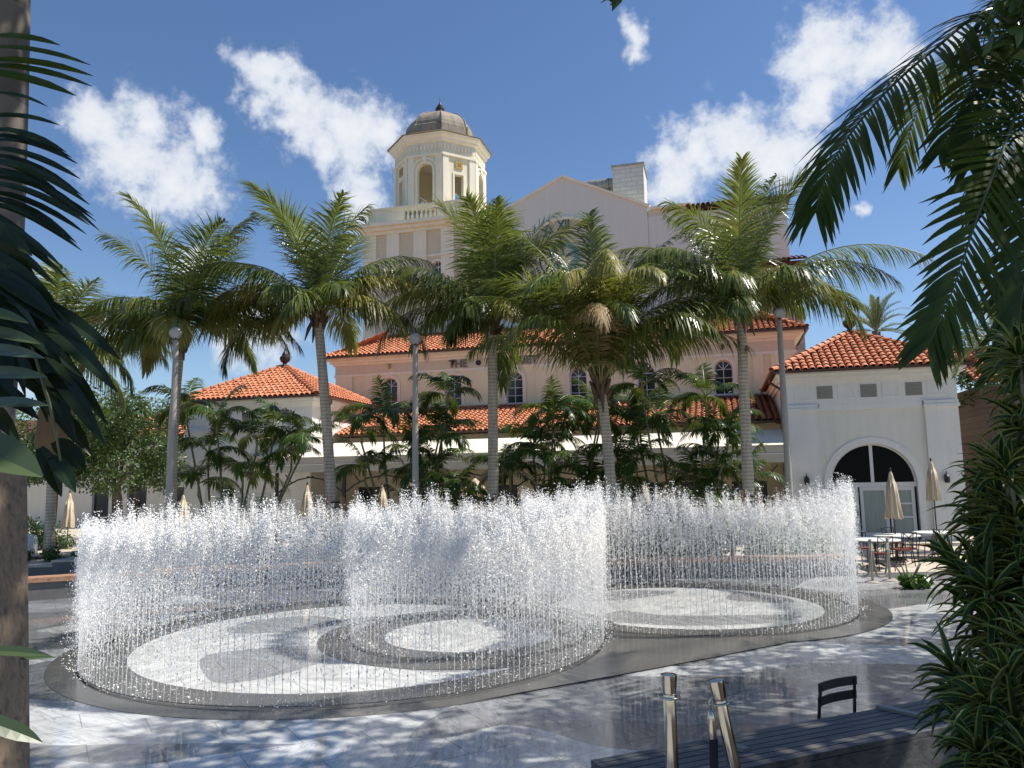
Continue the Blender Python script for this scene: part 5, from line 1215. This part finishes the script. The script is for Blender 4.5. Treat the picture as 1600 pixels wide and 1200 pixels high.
def dracaena(label, base, heads, seed, n=20):
    r = random.Random(seed); base = Vector(base); root = thing('dracaena', label, 'shrub', base, 0, 'dracaena bushes at the lower right'); st = MB(); fol = MB()
    for h in heads:
        p = Vector(h) - base; q = [Vector((r.uniform(-.1, .1), r.uniform(-.1, .1), 0)), Vector((p.x * .35, p.y * .35, p.z * .4)), Vector((p.x * .8, p.y * .8, p.z * .78)), p]
        st.tube(q, [.03, .024, .016, .009], 6); ax = (q[3] - q[2]).normalized() + Vector((r.gauss(0, .25), r.gauss(0, .25), .35)); drac_rosette(fol, p, ax, r, n)
        q1 = q[2].lerp(q[3], .45); drac_rosette(fol, q1, ax + Vector((r.gauss(0, .4), r.gauss(0, .4), 0)), r, 10, .32)
    st.build('stem', 'cane_bark', root, smooth=True); fol.build('foliage', ['rachis', 'dracaena_leaf', 'dracaena_edge'], root, recalc=False); return root
def in_bush(r, n, poly_px, y0, y1, xmax=1660):
    out = []
    while len(out) < n:
        y = r.uniform(545, 1215); lo = np.interp(y, [p[1] for p in poly_px], [p[0] for p in poly_px]); x = r.uniform(lo, xmax)
        if r.random() < .25: x = lo + abs(r.gauss(0, 12))
        D = r.uniform(y0, y1); out.append(at(x, y, D))
    return out
edge = [(1590, 545), (1568, 640), (1585, 690), (1550, 740), (1530, 800), (1520, 860), (1540, 920), (1590, 970), (1575, 1010), (1550, 1060), (1555, 1120), (1540, 1215)]
rd = random.Random(77)
dracaena('tall dense dracaena with pale edged leaves filling the lower right corner', (3.3, 4.9, .14), in_bush(rd, 64, edge, 4.2, 5.3), 91)
rd = random.Random(78)
dracaena('lower dracaena clump in front, spilling over the kerb at the right edge', (2.75, 4.0, .14), [at(x, y, D) for x, y, D in ((1490, 1050, 4.2), (1520, 1085, 4.1), (1545, 1120, 3.9), (1540, 1100, 3.8), (1575, 1060, 3.8), (1590, 1140, 3.7), (1530, 1175, 3.7), (1610, 1190, 3.6), (1565, 1200, 3.7), (1560, 1190, 3.9), (1620, 1010, 3.8), (1490, 880, 4.5), (1520, 905, 4.4), (1560, 985, 4.2))], 92, 22)
r = random.Random(93)
o = shrub('small dark leafy plant growing beside the slatted bench', (1.62, 4.75, .14), [(0, 0, .28, .2), (.25, .05, .22, .16), (-.15, .1, .3, .14)], 170, .13, 93, 'shaded_leaf', 'bedding_plant')

# ------------------------------------------------------------------ foreground palms
def guided_frond(pts, n, L0, w, r, side_l=1.0, side_r=1.0, g=.12, fwd=(28, 60), rr=.02, tip=.5, nref=(0, 0, 1), vee=.1):
    """frond along a given midrib (list of points)"""
    mb = MB(); P = [Vector(p) for p in pts]
    fine = []
    for i in range(len(P) - 1):
        p0 = P[max(i - 1, 0)]; p1 = P[i]; p2 = P[i + 1]; p3 = P[min(i + 2, len(P) - 1)]
        for k in range(8):
            t = k / 8; fine.append(.5 * ((2 * p1) + (-p0 + p2) * t + (2 * p0 - 5 * p1 + 4 * p2 - p3) * t * t + (-p0 + 3 * p1 - 3 * p2 + p3) * t ** 3))
    fine.append(P[-1]); m = len(fine) - 1
    mb.tube(fine, [rr * (1 - .85 * i / m) for i in range(m + 1)], 6, mi=0)
    for i in range(n):
        t = .06 + .94 * (i + .5) / n; x = t * m; k = min(int(x), m - 1); p = fine[k].lerp(fine[k + 1], x - k); T_ = (fine[k + 1] - fine[k]).normalized()
        S = T_.cross(Vector(nref)).normalized(); N = S.cross(T_); a = R(fwd[0] + (fwd[1] - fwd[0]) * t)
        env = (.65 + .35 * min(1, t / .2)) * (1 - (1 - tip) * max(0, (t - .5) / .5) ** 1.5)
        for sg, sc in ((-1, side_l), (1, side_r)):
            if sc <= 0: continue
            d = S * sg * math.cos(a) + T_ * math.sin(a) + N * vee + Vector((r.gauss(0, .05), r.gauss(0, .05), r.gauss(0, .05)))
            leaflet(mb, p, d, N, L0 * sc * env * r.uniform(.88, 1.08), w * r.uniform(.85, 1.15), g * r.uniform(.6, 1.4), 4, 1)
    return mb
r = random.Random(101)
cr_ = Vector((6.35, 8.4, 7.1)); base = Vector((7.0, 8.7, 0))
o = thing('coconut_palm', 'dark foreground coconut palm whose fronds hang in from the upper right corner', 'palm tree', base)
m = MB(); m.tube(trunk_pts((0, 0, 0), cr_ - base, (.1, 0, 0), 40), [.17 * (1.2 - .3 * i / 40) * (1 + .04 * (i % 2)) for i in range(41)], 14); m.build('trunk', 'palm_bark', o, smooth=True)
def rel(pp): return [Vector(p) - base for p in pp]
FR = [  # midribs through real places in front of the camera, from the crown outwards
    ([cr_, at(1560, 15, 8.2), at(1450, 85, 8.0), at(1360, 170, 7.8), at(1300, 255, 7.6), at(1275, 330, 7.5)], 74, .95, .042, .22),
    ([cr_, at(1590, 50, 8.0), at(1545, 95, 7.7), at(1500, 170, 7.5), at(1468, 240, 7.4)], 46, .62, .05, .12),
    ([cr_, at(1610, 120, 7.6), at(1580, 200, 7.0), at(1530, 330, 6.6), at(1490, 450, 6.4), at(1450, 540, 6.3)], 60, .78, .055, .08),
    ([cr_, at(1620, 60, 7.9), at(1570, 110, 7.5), at(1530, 190, 7.2), at(1515, 260, 7.0)], 44, .6, .05, .18),
    ([cr_, at(1650, 200, 7.2), at(1630, 330, 6.8), at(1600, 440, 6.6), at(1590, 540, 6.5)], 50, .8, .05, .12),
    ([cr_, at(1640, 130, 7.6), at(1600, 190, 7.3), at(1560, 260, 7.1), at(1540, 330, 7.0)], 46, .7, .05, .2),
    ([cr_, at(1660, 260, 7.0), at(1640, 400, 6.7), at(1610, 500, 6.5), at(1570, 570, 6.4)], 48, .7, .05, .12),
    ([cr_, at(1610, 10, 8.2), at(1570, 0, 8.4), at(1530, 30, 8.6), at(1500, 90, 8.7)], 50, .6, .042, .25),
    ([cr_, cr_ + Vector((.8, -.6, .8)), cr_ + Vector((2, -1.4, .6)), cr_ + Vector((3, -2, -.6))], 60, .85, .045, .2),
    ([cr_, cr_ + Vector((.9, .8, .8)), cr_ + Vector((2, 1.6, .7)), cr_ + Vector((2.9, 2.3, -.5))], 60, .85, .045, .2),
    ([cr_, cr_ + Vector((-.1, 1.0, .9)), cr_ + Vector((-.2, 2.2, 1.0)), cr_ + Vector((-.2, 3.2, .2))], 60, .85, .045, .2),
    ([cr_, cr_ + Vector((-.5, -.9, .8)), cr_ + Vector((-1.2, -2.2, .9)), cr_ + Vector((-1.7, -3.3, .2))], 60, .85, .045, .2),
    ([cr_, cr_ + Vector((.3, .1, 1.2)), cr_ + Vector((.6, .2, 2.4)), cr_ + Vector((1.2, .3, 3.2))], 50, .8, .045, .15)]
for k, (pp, n, L0, w_, g) in enumerate(FR):
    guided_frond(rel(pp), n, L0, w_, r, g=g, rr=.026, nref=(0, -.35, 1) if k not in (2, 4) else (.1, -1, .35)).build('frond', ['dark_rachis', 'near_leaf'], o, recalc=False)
# palm with a timber brace at the left edge
base = Vector((-3.17, 4.5, .5))
o = thing('royal_palm', 'grey palm trunk propped by a timber post at the left edge', 'palm tree', base)
m = MB(); m.tube(trunk_pts((0.0, 0, 0), (-.10, 0, 6.5), (0.07, 0, 0), 30), [.20 - .035 * i / 30 for i in range(31)], 24); m.build('trunk', 'royal_bark', o, smooth=True)
m = MB(); m.bar(at(28, 1230, 3.3) - base - Vector((0, 0, .6)), at(12, 745, 3.75) - base, .125, .125, (.8, 1, 0)); m.build('timber_brace', 'post_wood', o)
for k in range(9):
    mb = frond_mb(2.6, r.uniform(20, 75), r.uniform(50, 90), n=50, ll=.7, lw=.045, g=.2, r=r); mb.build('frond', ['dark_rachis', 'near_leaf'], o, loc=(-.12, 0, 6.4), rotz=R(100 + 25 * k), recalc=False)
# understorey palm whose leaves hang in from the left
base = Vector((-2.55, 3.1, .5))
o = thing('understorey_palm', 'young palm with shade-darkened leaves reaching in from the left edge', 'palm tree', base)
m = MB(); m.tube(trunk_pts((-.25, 0, 0), (-.3, 0, 2.2), (0, 0, 0), 8), .06, 8); m.build('stem', 'cane_bark', o, smooth=True)
st = Vector((-2.85, 3.1, 2.7))
for pp in ([st, at(-110, 330, 3.1), at(-80, 200, 3.1), at(-45, 120, 3.1), at(-20, 80, 3.1)], [st, at(-100, 480, 3.0), at(-50, 380, 3.0), at(-30, 280, 3.0), at(-25, 150, 3.0)],
           [st, at(-60, 560, 2.8), at(-20, 470, 2.7), at(20, 455, 2.65), at(45, 520, 2.6), at(80, 640, 2.55), at(95, 720, 2.55)]):
    m = MB(); m.tube(rel(pp), [.02, .016, .013, .01, .007, .006, .004][:len(pp)], 6); m.build('midrib', 'dark_rachis', o, smooth=True)
def px_leaf(mb, x0, y0, x1, y1, D, w_, arch_=.12, split=False):
    """one strap leaf between two places, arched upwards in the middle and hanging at the tip"""
    p, q = at(x0, y0, D + r.uniform(-.05, .12)) - base, at(x1, y1, D + r.uniform(-.12, .1)) - base
    L = (q - p).length; n = 7; b = len(mb.v); tw = r.uniform(-.5, .5)
    for i in range(n + 1):
        t = i / n; c = p.lerp(q, t) + Vector((0, 0, arch_ * L * 4 * t * (1 - t) * (1 - .3 * t)))
        d = (q - p).normalized() + Vector((0, 0, arch_ * 4 * (1 - 2 * t))); s_ = d.cross(Vector((tw, -1, .75))).normalized(); up = s_.cross(d).normalized()
        hw = w_ * .5 * min(1, .45 + 2.2 * t) * (1 if t < .6 else 1 - ((t - .6) / .4) ** 1.6 * .93)
        mb.v += [tuple(c - s_ * hw + up * hw * .35), tuple(c), tuple(c + s_ * hw + up * hw * .35)]
    for i in range(n):
        k = b + 3 * i; mb.f += [(k, k + 1, k + 4, k + 3), (k + 1, k + 2, k + 5, k + 4)]; mb.m += [1, 1]
top_ = [(-25, 60, 94, 71), (-22, 75, 142, 102), (-30, 95, 146, 119), (-40, 105, 144, 135), (-45, 112, 119, 150)]
mid_ = [(-30, 150, 75, 167), (-28, 186, 94, 196), (-28, 205, 104, 238), (-30, 226, 121, 256), (-30, 243, 129, 306), (-30, 262, 150, 346), (-30, 275, 146, 337), (-32, 288, 140, 352), (-35, 300, 135, 366), (-36, 318, 128, 392), (-40, 340, 100, 420), (-40, 365, 90, 450), (-10, 255, 118, 330), (-30, 215, 112, 246), (-30, 233, 126, 280), (-30, 252, 140, 320), (-32, 268, 155, 360), (-34, 310, 120, 380), (-40, 325, 80, 410), (-40, 350, 110, 440)]
low_ = [(15, 458, 188, 562), (22, 480, 184, 613), (35, 505, 169, 667), (52, 550, 163, 696), (70, 630, 142, 712), (85, 690, 133, 737), (62, 700, 96, 776), (80, 715, 118, 770), (-15, 470, 100, 545), (-20, 455, 70, 560), (-30, 440, 60, 520), (0, 470, 40, 620), (-20, 480, 20, 600), (-40, 400, 60, 470), (-40, 420, 90, 500), (20, 460, 110, 640), (30, 480, 75, 660), (-60, 400, 20, 520), (-60, 560, 35, 640), (-60, 590, 60, 655), (-50, 470, 130, 590), (45, 540, 120, 690), (-50, 360, 60, 440), (-50, 385, 85, 470), (-50, 405, 110, 505), (-45, 430, 140, 545), (-45, 450, 120, 560), (-50, 500, 60, 600), (-60, 530, 70, 625), (0, 480, 150, 640), (10, 470, 130, 600), (-50, 610, 30, 690), (-40, 340, 50, 400), (-60, 640, 20, 720)]
pale_ = [(-60, 512, 64, 538, .045), (-60, 548, 70, 560, .045), (-60, 588, 74, 590, .05), (-60, 640, 76, 634, .05), (-90, 685, 66, 745, .13), (-60, 480, 45, 505, .04), (-40, 1018, 78, 1024, .03), (-50, 1120, 66, 1160, .05), (30, 1030, 88, 1027, .012)]
for ls, mt, D, w_, ar in ((top_, 'near_leaf', 3.05, .052, .05), (mid_, 'shaded_leaf', 3.0, .034, .10), (low_, 'shaded_leaf', 2.6, .060, .07), (pale_, 'pale_leaf', 2.3, 0, .03)):
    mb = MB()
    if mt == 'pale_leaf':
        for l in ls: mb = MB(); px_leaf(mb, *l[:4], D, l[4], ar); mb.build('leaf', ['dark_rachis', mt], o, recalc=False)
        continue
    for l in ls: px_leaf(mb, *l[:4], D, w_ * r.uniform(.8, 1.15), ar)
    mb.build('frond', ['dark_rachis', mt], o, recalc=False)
m = MB(); c0 = at(95, 610, 3.3) - base; c1 = at(72, 728, 3.3) - base
m.tube([c0, c0.lerp(c1, .3), c0.lerp(c1, .75), c1], [.03, .07, .06, .02], 10); m.build('husk', 'palm_fibre', o, smooth=True)

# ------------------------------------------------------------------ the fountain
def octa(p, r0, r1):
    x, y, z = p; return [(x + r0, y, z), (x, y + r0, z), (x - r0, y, z), (x, y - r0, z), (x, y, z + r1), (x, y, z - r1)]
OF = [(0, 1, 4), (1, 2, 4), (2, 3, 4), (3, 0, 4), (1, 0, 5), (2, 1, 5), (3, 2, 5), (0, 3, 5)]
TF = [(0, 1, 2), (0, 2, 3), (0, 3, 1), (1, 3, 2)]
def tet(p, q, el, r):
    a = r.uniform(0, 6.28); x, y, z = p; c, s_ = math.cos(a) * q * 1.3, math.sin(a) * q * 1.3
    return [(x + c, y + s_, z + q * el * .4), (x - c, y - s_, z + q * el * .2), (x - s_, y + c, z - q * el), (x + s_ * .6, y - c * .6, z - q * el * .5)]
def jet_mb(h, r, dens=1.0):
    m = MB()
    top = h * r.uniform(.84, .96); n = 12; ph = r.uniform(0, 6)
    m.tube([(0.006 * math.sin(ph + 5 * t) * t * 3, .006 * math.cos(ph + 4 * t) * t * 3, t * top * .72) for t in np.linspace(0, 1, n)], [.0027 + .0022 * t * (1 + .7 * math.sin(11 * t + ph)) for t in np.linspace(0, 1, n)], 4)
    for _ in range(int(30 * dens)):                                   # frothy lumps at the head of the jet
        z = top + r.gauss(.0, .05) * h; q = r.uniform(.006, .014); m.add(octa((r.gauss(0, .018), r.gauss(0, .018), z), q, q * r.uniform(1, 1.8)), OF)
    for _ in range(int(430 * dens)):                                  # spray of the head
        z = top + min(r.gauss(-.06, .085), .13) * h; s = .022 + .028 * r.random(); q = r.uniform(.003, .0082)
        m.add(tet((r.gauss(0, s), r.gauss(0, s), z), q, r.uniform(1, 2.2), r), TF)
    for _ in range(int(700 * dens)):                                  # drops falling round the stream, thinner towards the floor
        t = r.random() ** .42; z = t * top; s = .035 + .075 * (1 - t); q = r.uniform(.0017, .0050) if r.random() < .94 else r.uniform(.005, .009)
        m.add(tet((r.gauss(0, s), r.gauss(0, s), z), q, r.uniform(1.2, 3.6), r), TF)
    for _ in range(22):                                   # beads riding on the stream
        z = r.uniform(.1, .9) * top; q = r.uniform(.004, .008); m.add(octa((r.gauss(0, .005), r.gauss(0, .005), z), q, q * 2.6), OF)
    for _ in range(10):                                   # splash on the granite
        a = r.uniform(0, 6.28); d = r.uniform(.02, .24); q = r.uniform(.003, .009); m.add(tet((d * math.cos(a), d * math.sin(a), r.uniform(.01, .16)), q, 1.1, r), TF)
    return m
labels = ('large left ring of white water jets rising from a dark granite circle', 'small inner ring of water jets inside the large left ring', 'right hand ring of water jets in front of the wooden bench')
for i, (c, r0, r1, rj, h) in enumerate(RINGS):
    r = random.Random(200 + i)
    root = thing('fountain_ring', labels[i], 'fountain', (c[0], c[1], 0.02), 0, 'rings of the walk-in fountain')
    n = int(2 * math.pi * rj / .094); variants = [jet_mb(h, r, (1.05, 1.5, .75)[i]) for _ in range(14)]
    meshes = []
    for v in variants:
        o = v.build('water_jet', 'water_spray', None, recalc=False); meshes.append(o.data); bpy.data.objects.remove(o)
    m = MB(); gap = 2 * math.pi / n
    for k in range(n):                                    # drain slot round the ring
        pass
    slot = ring_mesh((0, 0), rj - .02, rj + .02, .006); slot.build('nozzle_channel', 'black_steel', root)
    angs = [(-math.pi / 2 + (k - n / 2 + .5) * gap) for k in range(n)]
    order = sorted(range(n), key=lambda k: abs(k - n / 2 + .5)); near = set(order[:100])
    vs = []; fs = []; nv = 0; arr = [(np.array(v.v), v.f) for v in variants]
    for k in range(n):
        a = angs[k]; vi = r.randrange(14); sc = r.uniform(.9, 1.07) * (1 + .04 * math.sin(3 * a + i)) * (1 + (.09 * math.exp(-(a / .45) ** 2) if i == 0 else 0)); x, y = rj * math.cos(a), rj * math.sin(a); ro = r.uniform(0, 6.28)
        if k in near:
            o = bpy.data.objects.new('water_jet', meshes[vi]); C.objects.link(o); o.parent = root; o.location = (x, y, 0); o.rotation_euler = (0, 0, ro); o.scale = (1, 1, sc)
        else:
            A_, F_ = arr[vi]; ca, sa = math.cos(ro), math.sin(ro)
            Q = np.stack([A_[:, 0] * ca - A_[:, 1] * sa + x, A_[:, 0] * sa + A_[:, 1] * ca + y, A_[:, 2] * sc], 1)
            vs.append(Q); fs.extend([tuple(j + nv for j in f) for f in F_]); nv += len(Q)
    if vs:
        me = bpy.data.meshes.new('water_jets'); me.from_pydata(np.concatenate(vs).tolist(), [], fs); me.materials.append(MATS['water_spray'])
        o = bpy.data.objects.new('water_jets', me); C.objects.link(o); o.parent = root; o['kind'] = 'stuff'
